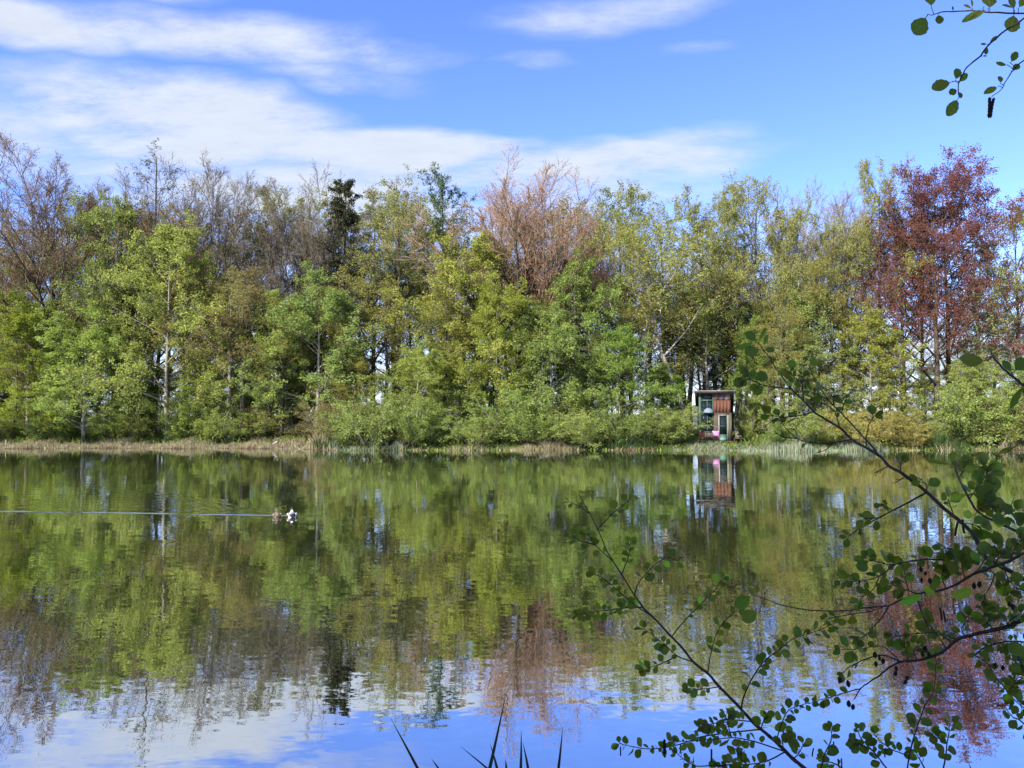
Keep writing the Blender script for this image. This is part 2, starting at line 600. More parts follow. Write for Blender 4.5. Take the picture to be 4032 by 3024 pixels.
def make_tree(seed, H, kind, pts=None):
    """-> (trunk mesh, crown mesh) of a tree H metres tall"""
    rng = np.random.default_rng(seed)
    bark, twig = M_BARK, M_TWIG
    lv = []
    leaf = None
    if kind == 'beech':           # bare, ascending fans of fine twigs
        bark, twig = M_BARK, M_TWIG_TINT
        tr = trunk_line(rng, H * 0.66, 10, 0.03)
        rad = np.linspace(0.36, 0.09, 11)[None] * H / 27
        l1 = spawn(rng, tr, rad, 22, 0.36, 1.0, lambda t_: 60 - 40 * t_, 7, lambda t_: 0.88 - 0.40 * t_, 8, 0.05, 0.045, 0.52, 0.22, pw=0.85)
        l2 = spawn(rng, *l1, 9, 0.22, 0.98, 30, 8, lambda t_: 0.50 - 0.24 * t_, 5, 0.06, 0.04, 0.62, 0.35, 0.024)
        l3 = spawn(rng, *l2, 7, 0.2, 1.0, 32, 9, lambda t_: 0.50 - 0.18 * t_, 3, 0.08, 0.04, 0.62, 0.5, 0.015)
        l4 = spawn(rng, *l3, 7, 0.15, 1.0, 36, 11, lambda t_: 0.62 - 0.2 * t_, 2, 0.09, 0.05, 0.65, 0.6, 0.012)
        lv = [(l1, 5), (l2, 4)]
        cr = [(l3, 3), (l4, 3)]
        leaf = leaves(rng, l4[0], 4, 0.085, 0.05, 0.3, wide=0.3)
    elif kind == 'copper':
        bark, twig = M_BARK, M_TWIG
        tr = trunk_line(rng, H * 0.9, 10, 0.03)
        rad = np.linspace(0.34, 0.04, 11)[None] * H / 27
        l1 = spawn(rng, tr, rad, 20, 0.22, 0.97, lambda t_: 66 - 30 * t_, 8, lambda t_: 0.46 - 0.30 * (t_ - 0.2), 6, 0.09, 0.06, 0.5, 0.25)
        l2 = spawn(rng, *l1, 8, 0.25, 0.98, 42, 11, lambda t_: 0.50 - 0.2 * t_, 4, 0.10, 0.02, 0.6, 0.3, 0.012)
        l3 = spawn(rng, *l2, 7, 0.12, 1.0, 44, 12, lambda t_: 0.54 - 0.15 * t_, 3, 0.12, 0.0, 0.6, 0.4, 0.010)
        lv = [(l1, 5), (l2, 4)]
        cr = [(l3, 3)]
        leaf = leaves(rng, l3[0], 36, 0.165, 0.15, 0.6, keep=0.9)
    elif kind == 'oak':           # just breaking into leaf
        bark, twig = M_BARK, M_TWIG
        tr = trunk_line(rng, H * 0.85, 10, 0.04)
        rad = np.linspace(0.27, 0.04, 11)[None] * H / 24
        l1 = spawn(rng, tr, rad, 15, 0.35, 0.97, lambda t_: 60 - 28 * t_, 9, lambda t_: 0.42 - 0.28 * (t_ - 0.3), 6, 0.10, 0.07, 0.55, 0.25)
        l2 = spawn(rng, *l1, 7, 0.25, 0.98, 42, 12, lambda t_: 0.50 - 0.2 * t_, 4, 0.11, 0.05, 0.6, 0.3, 0.013)
        l3 = spawn(rng, *l2, 6, 0.15, 1.0, 42, 14, lambda t_: 0.48 - 0.15 * t_, 3, 0.13, 0.05, 0.6, 0.4, 0.011)
        l4 = spawn(rng, *l3, 3, 0.2, 1.0, 40, 12, lambda t_: 0.45 + 0 * t_, 2, 0.12, 0.05, 0.7, 0.5, 0.010)
        lv = [(l1, 5), (l2, 4)]
        cr = [(l3, 3), (l4, 3)]
        leaf = leaves(rng, l4[0], 13, 0.135, 0.12, 0.5, keep=0.85)
    elif kind == 'leafy':         # fresh green alder or birch, foliage down to the ground
        bark, twig = M_BARK_GREY, M_TWIG
        tr = trunk_line(rng, H * 0.93, 10, 0.03)
        rad = np.linspace(0.17, 0.02, 11)[None] * H / 15
        l1 = spawn(rng, tr, rad, 26, 0.13, 0.98, lambda t_: 68 - 30 * t_, 9, lambda t_: 0.36 - 0.27 * np.abs(t_ - 0.35) ** 1.1, 5, 0.10, 0.05, 0.5, 0.25)
        l2 = spawn(rng, *l1, 8, 0.2, 0.98, 45, 12, lambda t_: 0.46 - 0.18 * t_, 3, 0.12, 0.0, 0.6, 0.3, 0.011)
        l3 = spawn(rng, *l2, 5, 0.15, 1.0, 45, 14, lambda t_: 0.55 - 0.2 * t_, 2, 0.13, -0.02, 0.6, 0.4, 0.009)
        lv = [(l1, 5)]
        cr = [(l2, 3), (l3, 3)]
        leaf = leaves(rng, l3[0], 34, 0.138, 0.12, 0.7, droop=0.35)
    elif kind == 'slim':          # thin forest-grown tree, high light crown
        bark, twig = (M_BARK_GREY if seed % 4 == 3 else M_BARK), M_TWIG
        tr = trunk_line(rng, H * 0.93, 10, 0.035)
        rad = np.linspace(0.20, 0.03, 11)[None] * H / 18
        l1 = spawn(rng, tr, rad, 17, 0.40, 0.98, lambda t_: 58 - 22 * t_, 10, lambda t_: 0.25 - 0.15 * (t_ - 0.3), 5, 0.11, 0.06, 0.5, 0.25)
        l2 = spawn(rng, *l1, 7, 0.2, 0.98, 44, 12, lambda t_: 0.50 - 0.18 * t_, 3, 0.12, 0.03, 0.6, 0.3, 0.011)
        l3 = spawn(rng, *l2, 5, 0.15, 1.0, 44, 14, lambda t_: 0.52 - 0.15 * t_, 2, 0.13, 0.03, 0.6, 0.4, 0.009)
        lv = [(l1, 4)]
        cr = [(l2, 3), (l3, 3)]
        leaf = leaves(rng, l3[0], 15, 0.125, 0.12, 0.6, keep=0.85)
    elif kind == 'leaning':       # pale leaning trunk beside the hut
        bark, twig = M_BIRCH, M_TWIG
        zz = np.linspace(-0.4, H * 0.9, 13)
        tr = np.zeros((1, 13, 3))
        q = np.clip(zz / (H * 0.9), 0, 1)
        tr[0, :, 2] = zz
        tr[0, :, 0] = -3.4 * q ** 1.25 + 0.25 * np.sin(q * 9)
        rad = (np.linspace(0.21, 0.035, 13)[None])
        l1 = spawn(rng, tr, rad, 13, 0.42, 0.98, lambda t_: 52 - 14 * t_, 10, lambda t_: 0.34 - 0.18 * (t_ - 0.3), 6, 0.11, 0.06, 0.6, 0.25)
        l2 = spawn(rng, *l1, 7, 0.2, 0.98, 44, 12, lambda t_: 0.50 - 0.18 * t_, 4, 0.12, 0.04, 0.6, 0.3, 0.013)
        l3 = spawn(rng, *l2, 6, 0.15, 1.0, 44, 14, lambda t_: 0.48 - 0.15 * t_, 3, 0.13, 0.03, 0.6, 0.4, 0.010)
        lv = [(l1, 5), (l2, 4)]
        cr = [(l3, 3)]
        leaf = leaves(rng, l3[0], 16, 0.16, 0.14, 0.5, keep=0.8)
    elif kind == 'spruce':
        bark, twig = M_BARK, M_TWIG
        tr = trunk_line(rng, H, 10, 0.008)
        rad = np.linspace(0.24, 0.015, 11)[None] * H / 24
        l1 = spawn(rng, tr, rad, 140, 0.22, 0.99, lambda t_: 100 - 35 * t_ ** 3, 8, lambda t_: 0.215 * (1.04 - t_) ** 0.72 + 0.012, 4, 0.07, 0.02, 0.35, 0.3)
        keep_ = rng.uniform(0, 1, len(l1[0])) < 0.85
        l1 = (l1[0][keep_], l1[1][keep_])
        l2 = spawn(rng, *l1, 9, 0.15, 1.0, 55, 10, lambda t_: 0.42 - 0.2 * t_, 2, 0.08, -0.16, 0.5, 0.4, 0.012, flat=0.75)
        lv = [(l1, 4)]
        cr = [(l2, 3)]
        leaf = leaves(rng, l2[0], 24, 0.26, 0.09, 0.1, droop=0.9, wide=0.17)
    elif kind == 'pine':          # airy conifer with level upswept boughs
        bark, twig = M_BARK, M_TWIG
        tr = trunk_line(rng, H * 0.97, 10, 0.012)
        rad = np.linspace(0.24, 0.02, 11)[None] * H / 24
        l1 = spawn(rng, tr, rad, 30, 0.55, 0.99, lambda t_: 74 - 30 * t_, 9, lambda t_: 0.20 - 0.14 * (t_ - 0.5) * 2 + 0.03, 5, 0.06, 0.07, 0.4, 0.3)
        l2 = spawn(rng, *l1, 9, 0.3, 1.0, 45, 10, lambda t_: 0.38 - 0.15 * t_, 2, 0.08, 0.06, 0.5, 0.4, 0.012, flat=0.5)
        lv = [(l1, 4)]
        cr = [(l2, 3)]
        leaf = leaves(rng, l2[0], 30, 0.24, 0.09, 0.3, wide=0.15)
    elif kind == 'larch':
        bark, twig = M_BARK, M_TWIG
        tr = trunk_line(rng, H * 0.98, 10, 0.012)
        rad = np.linspace(0.22, 0.02, 11)[None] * H / 24
        l1 = spawn(rng, tr, rad, 40, 0.35, 0.99, lambda t_: 92 - 36 * t_ ** 2, 9, lambda t_: 0.22 * (1.1 - t_) ** 0.7 + 0.02, 5, 0.07, 0.04, 0.4, 0.3)
        l2 = spawn(rng, *l1, 8, 0.2, 1.0, 50, 12, lambda t_: 0.36 - 0.16 * t_, 2, 0.1, -0.12, 0.5, 0.4, 0.012, flat=0.5)
        lv = [(l1, 4)]
        cr = [(l2, 3)]
        leaf = leaves(rng, l2[0], 14, 0.15, 0.07, 0.2, droop=0.6, wide=0.2, keep=0.7)
    elif kind == 'shrub':         # many stems from the ground
        bark, twig = M_BARK_GREY, M_TWIG
        n = 11
        a_ = rng.uniform(0, 2 * PI, n)
        sp_ = rng.uniform(0.15, 0.75, n)
        d = np.stack([np.cos(a_) * sp_, np.sin(a_) * sp_, np.ones(n)], 1)
        st = np.stack([np.cos(a_) * 0.12, np.sin(a_) * 0.12, np.full(n, -0.25)], 1) * H / 4
        tr, rad = grow_from(rng, st, d, np.full(n, H * 1.0) * rng.uniform(0.7, 1.15, n), np.full(n, 0.03 * H / 4), np.full(n, 0.008), 6, 0.09, 0.02)
        l1 = spawn(rng, tr, rad, 9, 0.15, 1.0, 42, 12, lambda t_: 0.42 - 0.2 * t_, 3, 0.12, 0.0, 0.6, 0.3, 0.007)
        l2 = spawn(rng, *l1, 6, 0.1, 1.0, 42, 14, lambda t_: 0.5 - 0.15 * t_, 2, 0.14, -0.01, 0.6, 0.4, 0.006)
        lv = []
        cr = [(l1, 3), (l2, 3)]
        leaf = leaves(rng, l2[0], 17, 0.105, 0.08, 0.7, droop=0.2)
    ch = []
    V, F = tubes(tr, rad, 8)
    ch.append((V, F, 0, True))
    for (a_, k_) in lv:
        V, F = tubes(a_[0], a_[1], k_)
        ch.append((V, F, 0, True))
    V, F, Mi, Sm = join(ch)
    trunk = raw_mesh(kind + '_trunk', V, [F], [bark], Mi, Sm)
    ch = []
    for (a_, k_) in cr:
        V, F = tubes(a_[0], a_[1], k_)
        ch.append((V, F, 0, False))
    if leaf is not None:
        ch.append((leaf[0], leaf[1], 1, False))
    V, F, Mi, Sm = join(ch)
    lm = M_NEEDLE if kind in ('spruce', 'pine', 'larch') else (M_TWIG_TINT if kind == 'beech' else M_LEAF)
    crown = raw_mesh(kind + '_crown', V, [F], [twig, lm], Mi, Sm)
    ext = np.percentile(V, [2, 98], axis=0)
    top = float(V[:, 2].max())
    return trunk, crown, top, float((ext[1] - ext[0])[:2].mean())


PROTO = {}
for kind, H, n, s0 in (('beech', 27, 3, 11), ('copper', 27, 2, 21), ('oak', 24, 4, 31), ('leafy', 15, 5, 41), ('slim', 18, 4, 51),
                       ('leaning', 23, 1, 61), ('spruce', 24, 1, 71), ('pine', 25, 1, 81), ('larch', 26, 1, 91), ('shrub', 4, 4, 101)):
    PROTO[kind] = [make_tree(s0 + i, H, kind) for i in range(n)]

prng = random.Random(5)
NAMES = {'beech': 'beech_tree', 'copper': 'copper_beech_tree', 'oak': 'oak_tree', 'leafy': 'alder_tree', 'slim': 'slim_tree', 'leaning': 'leaning_tree',
         'spruce': 'spruce_tree', 'pine': 'pine_tree', 'larch': 'larch_tree', 'shrub': 'shrub'}
CATS = {'shrub': 'shrub'}


def tree(kind, px, ytop, wpx, Y, col, label, group=None, var=None, rz=None, yb=None):
    """a tree whose top shows at photo pixel (px, ytop), crown about wpx pixels wide, standing Y metres away"""
    x = PX(px, Y)
    z0 = float(gz(x, Y))
    tr, cr, top, wid = PROTO[kind][(prng.randrange(len(PROTO[kind])) if var is None else var) % len(PROTO[kind])]
    sz = (PZ(ytop, Y) - z0) / top
    sxy = (wpx * 1.22 / FPX * Y) / wid
    sxy = min(max(sxy, sz * 0.55), sz * 1.6)
    root = empty(NAMES[kind], (x, Y, z0), label, CATS.get(kind, 'tree'), group)
    root.rotation_euler = (0, 0, prng.uniform(0, 2 * PI) if rz is None else rz)
    root.scale = (sxy, sxy, sz)
    a = obj('stem' if kind == 'shrub' else 'trunk', tr, root)
    j = [prng.uniform(0.95, 1.05) for _ in range(3)]
    obj('crown', cr, root, color=tuple(col[i] * j[i] for i in range(3)))
    return root


# foliage colours (reflectance)
BRIGHT = (0.240, 0.290, 0.074)
GREEN = (0.195, 0.248, 0.078)
YELLOW = (0.240, 0.272, 0.066)
OLIVE = (0.240, 0.252, 0.074)
BROWN = (0.190, 0.170, 0.078)
COPPER = (0.150, 0.064, 0.052)
PINKTWIG = (0.235, 0.142, 0.095)
GREYTWIG = (0.185, 0.142, 0.092)
DKTWIG = (0.125, 0.088, 0.054)

T = tree
# the skyline of the wood
T('beech', 205, 530, 600, 79, DKTWIG, 'tall dark bare beech with spreading fans of twigs above the dead-grass bank', var=0)
T('larch', 590, 575, 330, 86, (0.12, 0.115, 0.04), 'sparse olive larch with level boughs between two bare beeches')
T('beech', 560, 590, 330, 93, GREYTWIG, 'pale bare tree standing close behind the sparse olive larch', var=1)
T('beech', 815, 570, 400, 84, GREYTWIG, 'grey bare beech with a rounded twiggy top beside the sparse larch', var=2)
T('beech', 1165, 622, 370, 86, (0.17, 0.15, 0.105), 'bare oval tree with fine grey-yellow twigs next to the dark spruce', var=1)
T('spruce', 1350, 700, 240, 84, (0.040, 0.046, 0.024), 'narrow dark spruce with a pointed top')
T('oak', 1560, 700, 330, 83, OLIVE, 'olive oak just leafing out beside the dark spruce', var=0)
T('pine', 1745, 648, 210, 90, (0.075, 0.125, 0.055), 'fresh green conifer top rising behind the olive oak')
T('beech', 2045, 592, 560, 79.5, PINKTWIG, 'broad pinkish-brown bare beech beside the green conifer', var=0, rz=1.2)
T('copper', 2140, 960, 330, 80, (0.20, 0.085, 0.055), 'low reddish beech foliage under the pinkish bare beech', var=1)
T('beech', 2330, 790, 280, 88, PINKTWIG, 'smaller rust-brown bare tree behind the green alders', var=2)
T('leaning', 2693, 765, 400, 75.5, OLIVE, 'leaning tree with a pale mottled trunk beside the wooden hut', rz=0.0)
T('oak', 2480, 820, 300, 86, OLIVE, 'yellow-olive oak behind the leaning pale trunk, lowest of the oak row', var=1)
T('oak', 2770, 690, 320, 82, OLIVE, 'tall yellow-olive oak rising straight above the hut roof', var=2)
T('oak', 2980, 680, 300, 84, OLIVE, 'tall yellow-olive oak next to the thin bare treetop', var=3)
T('oak', 2880, 720, 260, 92, OLIVE, 'yellow-olive oak set back between the two tallest oaks above the hut', var=0)
T('oak', 2610, 765, 300, 88, OLIVE, 'yellow-olive oak in the dip of the skyline behind the leaning tree', var=2)
T('beech', 3130, 665, 300, 90, GREYTWIG, 'thin bare treetop showing blue sky between its twigs', var=1)
T('oak', 3150, 740, 260, 82, (0.255, 0.265, 0.085), 'pale olive tree in front of a thin bare treetop', var=1)
T('beech', 3320, 700, 280, 90, GREYTWIG, 'small bare treetop beside the copper beech', var=2)
T('oak', 3330, 830, 250, 83, (0.255, 0.265, 0.085), 'pale olive tree beside the copper beech', var=2)
T('oak', 3470, 610, 230, 84, (0.25, 0.25, 0.07), 'tall narrow yellow-olive tree touching the copper beech', var=3)
T('copper', 3690, 578, 520, 80, COPPER, 'dark red copper beech towering over the shore', var=0, rz=2.4)
T('copper', 3560, 800, 330, 86, (0.15, 0.065, 0.045), 'second copper beech half hidden by the taller red one', var=1, rz=1.0)
T('slim', 3850, 900, 230, 82, (0.27, 0.28, 0.09), 'thin pale yellow-green tree in the gap beside the copper beech', var=0)
T('oak', 4020, 735, 330, 80, (0.27, 0.28, 0.09), 'pale spreading tree beyond the copper beech at the edge of the wood', var=1)
T('beech', 30, 800, 330, 90, DKTWIG, 'brown bare tree close beside the tall dark beech', var=1)

# the leafed-out front of the wood
T('leafy', 440, 745, 290, 78, GREEN, 'green pointed alder rising behind the bright rounded alder', var=0)
T('leafy', 660, 835, 370, 74.5, BRIGHT, 'tall bright green alder with rounded billows behind the grass bank', var=1)
T('leafy', 110, 1140, 330, 74, (0.20, 0.24, 0.04), 'yellow-green alder below the tall dark beech', var=2)
T('leafy', 330, 1180, 260, 72.5, BRIGHT, 'small light-green alder on the grass bank beside a gap of sky', var=3)
T('leafy', 1250, 1035, 420, 74, GREEN, 'wide green alder in front of the dark spruce', var=3)
T('leafy', 1100, 1130, 260, 75, BRIGHT, 'light green alder leaning out beside the wide green one', var=4)
T('leafy', 1830, 890, 360, 76, YELLOW, 'yellow-green birch with a pointed top below the green conifer', var=4)
T('leafy', 1960, 1100, 270, 73, (0.20, 0.25, 0.045), 'lighter yellow-green birch beside the pointed one', var=0)
T('leafy', 1640, 1330, 480, 70.5, BRIGHT, 'broad bright willow reaching down to the water', var=2)
T('leafy', 2270, 985, 330, 75, (0.200, 0.265, 0.068), 'round vivid green alder below the pinkish beech', var=1)
T('leafy', 2170, 1190, 340, 72, GREEN, 'green alder on the shore below the round vivid one', var=3)
T('leafy', 2430, 1270, 280, 71.5, (0.165, 0.245, 0.05), 'green alder between the shore and the leaning pale trunk', var=0)
T('leafy', 2610, 1420, 180, 76, (0.17, 0.24, 0.05), 'light green tree directly behind the hut', var=4)
T('leafy', 2960, 1220, 170, 80, (0.18, 0.25, 0.06), 'light green young tree rising behind the hut roof', var=2)
T('leafy', 3200, 1110, 270, 77, GREEN, 'green tree below the pale olive oak', var=1)
T('leafy', 3430, 1200, 260, 74, (0.22, 0.25, 0.05), 'yellow-green tree at the foot of the copper beech', var=4)
T('leafy', 3830, 1390, 460, 70, (0.235, 0.29, 0.08), 'wide light green alder on the far shore below the copper beech', var=0)
T('leafy', 4080, 1380, 330, 69.5, GREEN, 'green alder thicket with slender dark stems over the water', var=3)
T('leafy', 870, 1180, 330, 76, (0.15, 0.20, 0.045), 'dull green tree between the billowing alder and the wide alder', var=3)

# forest-grown trees filling the belt
MARKS = [(205, 'the tall dark bare beech'), (440, 'the green pointed alder'), (600, 'the sparse larch'), (815, 'the grey rounded beech'), (1010, 'the dull green tree'), (1165, 'the bare oval tree'),
         (1350, 'the dark spruce'), (1560, 'the olive oak'), (1745, 'the green conifer'), (1900, 'the pointed birch'), (2060, 'the pinkish beech'), (2270, 'the round vivid alder'),
         (2430, 'the rust-brown treetop'), (2620, 'the leaning pale trunk'), (2810, 'the hut'), (2985, 'the young tree behind the hut roof'), (3150, 'the pale olive tree'),
         (3320, 'the small bare treetop'), (3470, 'the narrow yellow-olive tree'), (3690, 'the copper beech'), (3850, 'the thin pale tree'), (4020, 'the pale spreading tree')]


def near(px):
    return min(MARKS, key=lambda m_: abs(m_[0] - px))[1]


# tall crowns that stand clear of the trees around them
CLEAR = [(40, 350, 1130), (720, 930, 950), (1050, 1290, 1060), (1290, 1430, 1000), (1840, 2330, 1060), (3480, 3860, 1300)]


def filler(kind, what, px, ytop, w_, Y, c_):
    for (a_, b_, lim) in CLEAR:
        if a_ < px < b_ and Y < 90:
            ytop = max(ytop, lim + prng.uniform(0, 120))
    place = 'behind' if Y > 80 else 'in front of'
    l_ = '%s %s %s' % (what, place, near(px))
    T(kind, px, ytop, w_, Y, c_, l_, what + 's in the wood')


for i in range(72):
    px = -150 + i * 61 + prng.uniform(-26, 26)
    Y = prng.choice([73.5, 76, 79, 82, 86, 90, 95])
    base = 990 if px < 1000 else (1020 if px < 2300 else (1080 if px < 3400 else 1180))
    ytop = base + prng.uniform(-130, 240)
    if 2680 < px < 2960:
        Y = prng.choice([81, 84, 88])
    c_, w_ = prng.choice([(OLIVE, 'slim olive-leaved tree'), ((0.175, 0.225, 0.05), 'slim fresh green tree'), (BROWN, 'slim brown budding tree'), ((0.205, 0.195, 0.052), 'slim yellow-olive tree')])
    if px > 3250 and prng.random() < 0.5:
        continue
    filler('slim', w_, px, ytop, prng.uniform(180, 290), Y, c_)
# taller half-leafed oaks behind, closing the upper canopy
for i in range(21):
    px = -60 + i * 165 + prng.uniform(-50, 50)
    if 2500 < px:
        continue
    c_, w_ = prng.choice([(OLIVE, 'high olive oak just in leaf'), (BROWN, 'high brown oak still in bud'), ((0.19, 0.205, 0.055), 'high yellow-green oak in young leaf')])
    filler('oak', w_, px, prng.uniform(720, 860), prng.uniform(290, 390), prng.choice([91, 94, 98]), c_)
# slender trunks and low growth set back behind the hut
for i in range(16):
    px = 2640 + i * 34 + prng.uniform(-12, 12)
    filler('slim', prng.choice(['thin olive pole tree', 'thin green pole tree', 'thin yellowish pole tree']), px, prng.uniform(950, 1300), prng.uniform(140, 200), prng.uniform(81, 96), prng.choice([OLIVE, GREEN, YELLOW]))
for i in range(21):
    px = -60 + i * 205 + prng.uniform(-40, 40)
    filler('leafy', 'low green tree set far back', px, prng.uniform(1370, 1460), prng.uniform(220, 300), prng.uniform(88, 98), prng.choice([OLIVE, GREEN, BRIGHT]))
# small leafy understorey
for i in range(22):
    px = -100 + i * 195 + prng.uniform(-60, 60)
    Y = prng.uniform(71.5, 79)
    if 2330 < px < 3050 or px > 3250:
        continue
    c_, w_ = prng.choice([(BRIGHT, 'small bright green understorey tree'), (GREEN, 'small mid-green understorey tree'), ((0.20, 0.215, 0.05), 'small yellow-green understorey tree'), ((0.12, 0.17, 0.045), 'small dark green understorey tree')])
    filler('leafy', w_, px, prng.uniform(1230, 1440), prng.uniform(190, 300), Y, c_)

# shrubs along the far shore
for i in range(54):
    px = -120 + i * 79 + prng.uniform(-25, 25)
    if 2660 < px < 3010:
        continue
    left = px < 1250
    x_ = PX(px, 70)
    Y = float(shore(x_)) + (prng.uniform(3.0, 6.5) if left else prng.uniform(0.7, 4.0))
    ytop = prng.uniform(1560, 1670) if left else (prng.uniform(1480, 1660) if px < 2330 or px > 3480 else prng.uniform(1570, 1680))
    w_ = prng.uniform(170, 270)
    k_ = prng.random()
    if 1020 < px < 1330:
        c_, l_, g_ = BROWN, 'brown half-bare shrub behind the dead reeds', 'brown shrubs on the shore'
    elif 3350 < px < 3640:
        c_, l_, g_ = (0.245, 0.235, 0.062), 'yellow-olive willow shrub at the water below the copper beech', 'yellow willow shrubs'
    elif k_ < 0.45:
        c_, l_, g_ = (0.215, 0.272, 0.070), 'bright yellow-green shrub on the far shore', 'bright shrubs on the far shore'
    elif k_ < 0.8:
        c_, l_, g_ = (0.155, 0.21, 0.055), 'dark green shrub on the far shore', 'dark shrubs on the far shore'
    else:
        c_, l_, g_ = (0.16, 0.17, 0.05), 'dull olive shrub on the far shore', 'olive shrubs on the far shore'
    l_ = l_.replace('on the far shore', 'on the shore below ' + near(px)) if 'far shore' in l_ else l_
    T('shrub', px, ytop, w_, Y, c_, l_, g_)
T('shrub', 2610, 1640, 120, 68.4, (0.225, 0.275, 0.070), 'bright leafy shrub leaning over the water beside the hut deck')
T('shrub', 2935, 1600, 80, 73.0, (0.20, 0.26, 0.06), 'light green shrub growing at the corner of the hut')

T('copper', 3745, 600, 420, 83, COPPER, 'copper beech with a dense rounded crown standing against the tallest red one', var=1, rz=3.6)
T('copper', 3640, 690, 400, 85, (0.155, 0.075, 0.055), 'brownish copper beech filling the middle of the red group', var=0, rz=5.2)

# the two shade trees on the near bank, behind the viewer's shoulder
for (x, y, H, w, l_) in ((-6.2, -1.4, 13.5, 1.25, 'leafy alder on the near bank that shades the overhanging twigs'),
                         (-10.5, -4.2, 17.0, 1.35, 'taller leafy alder on the near bank behind the first shade tree'),
                         (-4.4, -4.5, 14.0, 1.2, 'leafy alder on the near bank standing back from the water')):
    tr_, cr_, top, wid = PROTO['leafy'][1]
    r_ = empty('alder_tree', (x, y, float(gz(x, y))), l_, 'tree')
    s_ = H / top
    r_.scale = (s_ * w, s_ * w, s_)
    r_.rotation_euler = (0, 0, x)
    obj('trunk', tr_, r_)
    obj('crown', cr_, r_, color=GREEN)

# ------------------------------------------------------------------ reeds and dead grass along the far shore
def blade_mat(name, cols):
    m, t = mat(name)
    ge = t.n('ShaderNodeNewGeometry')
    cr_ = t.n('ShaderNodeValToRGB', ins={0: ge.outputs['Random Per Island']})
    el_ = cr_.color_ramp.elements
    while len(el_) < len(cols):
        el_.new(0.5)
    for i, c_ in enumerate(cols):
        el_[i].position = i / max(1, len(cols) - 1)
        el_[i].color = rgba(c_)
    d = t.n('ShaderNodeBsdfDiffuse', ins={'Color': cr_.outputs[0]})
    tr_ = t.n('ShaderNodeBsdfTranslucent', ins={'Color': cr_.outputs[0]})
    surf(t, t.n('ShaderNodeMixShader', ins={0: 0.3, 1: d.outputs[0], 2: tr_.outputs[0]}).outputs[0])
    return m


STRAW = [(0.20, 0.155, 0.09), (0.30, 0.25, 0.155), (0.37, 0.32, 0.21), (0.23, 0.21, 0.115), (0.15, 0.16, 0.075)]
RUST = [(0.070, 0.042, 0.028), (0.12, 0.075, 0.050), (0.17, 0.125, 0.085)]
REEDG = [(0.085, 0.135, 0.075), (0.14, 0.19, 0.12), (0.20, 0.23, 0.15), (0.34, 0.29, 0.195)]
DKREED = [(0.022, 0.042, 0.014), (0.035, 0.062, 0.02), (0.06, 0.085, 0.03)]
FLOORG = [(0.05, 0.09, 0.02), (0.11, 0.17, 0.03), (0.16, 0.20, 0.04), (0.10, 0.08, 0.04)]
M_STRAW = blade_mat('straw', STRAW)
M_RUST = blade_mat('rusty_stubble', RUST)
M_REEDG = blade_mat('young_reed', REEDG)
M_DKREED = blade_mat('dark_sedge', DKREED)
M_FLOOR = blade_mat('undergrowth', FLOORG)


def blades(rng, xy, h, w, lean, bend=0.3):
    """tapering two-piece blades standing on the ground"""
    n = len(xy)
    z = np.maximum(gz(xy[:, 0], xy[:, 1]), -0.05)
    b0 = np.column_stack([xy, z - 0.04])
    a = rng.uniform(0, PI, n)
    sd = np.column_stack([np.cos(a), np.sin(a), np.zeros(n)]) * (w * rng.uniform(0.6, 1.4, n))[:, None]
    ld = np.column_stack([rng.normal(0, lean, n), rng.normal(0, lean, n), np.ones(n)])
    hh = h * rng.uniform(0.5, 1.25, n)
    m = b0 + ld * (hh * 0.6)[:, None]
    tip = m + (ld * np.array((1 + bend * 4, 1 + bend * 4, 0.8))) * (hh * 0.42)[:, None]
    V = np.stack([b0 - sd, b0 + sd, m + sd * 0.75, m - sd * 0.75, tip + sd * 0.12, tip - sd * 0.12], 1).reshape(-1, 3)
    i = np.arange(n)[:, None] * 6
    F = np.concatenate([i + np.array([[0, 1, 2, 3]]), i + np.array([[3, 2, 4, 5]])])
    return V, F


def strip(rng, n, px0, px1, d0, d1, h, w, lean, clump=0.0, off=0.0):
    px = rng.uniform(px0, px1, n)
    if clump:
        c_ = rng.uniform(px0, px1, max(3, int((px1 - px0) / 45)))
        px = np.where(rng.uniform(0, 1, n) < clump, rng.choice(c_, n) + rng.normal(0, 12, n), px)
    x = (px - 2016) / FPX * 67
    s = shore(x)
    y = s + off + d0 + (d1 - d0) * rng.uniform(0, 1, n)
    hm = 0.72 + 0.38 * np.sin(px * 0.021) + 0.2 * np.sin(px * 0.067 + 1)
    return blades(rng, np.column_stack([x, y]), h * np.clip(hm, 0.35, 1.4), w, lean)


r = np.random.default_rng(8)


def reed(name, chunks, m, label, cat):
    V, F, Mi, Sm = join([(a, b_, 0, False) for a, b_ in chunks])
    return obj(name, raw_mesh(name, V, [F], [m]), label=label, cat=cat, kind='stuff')


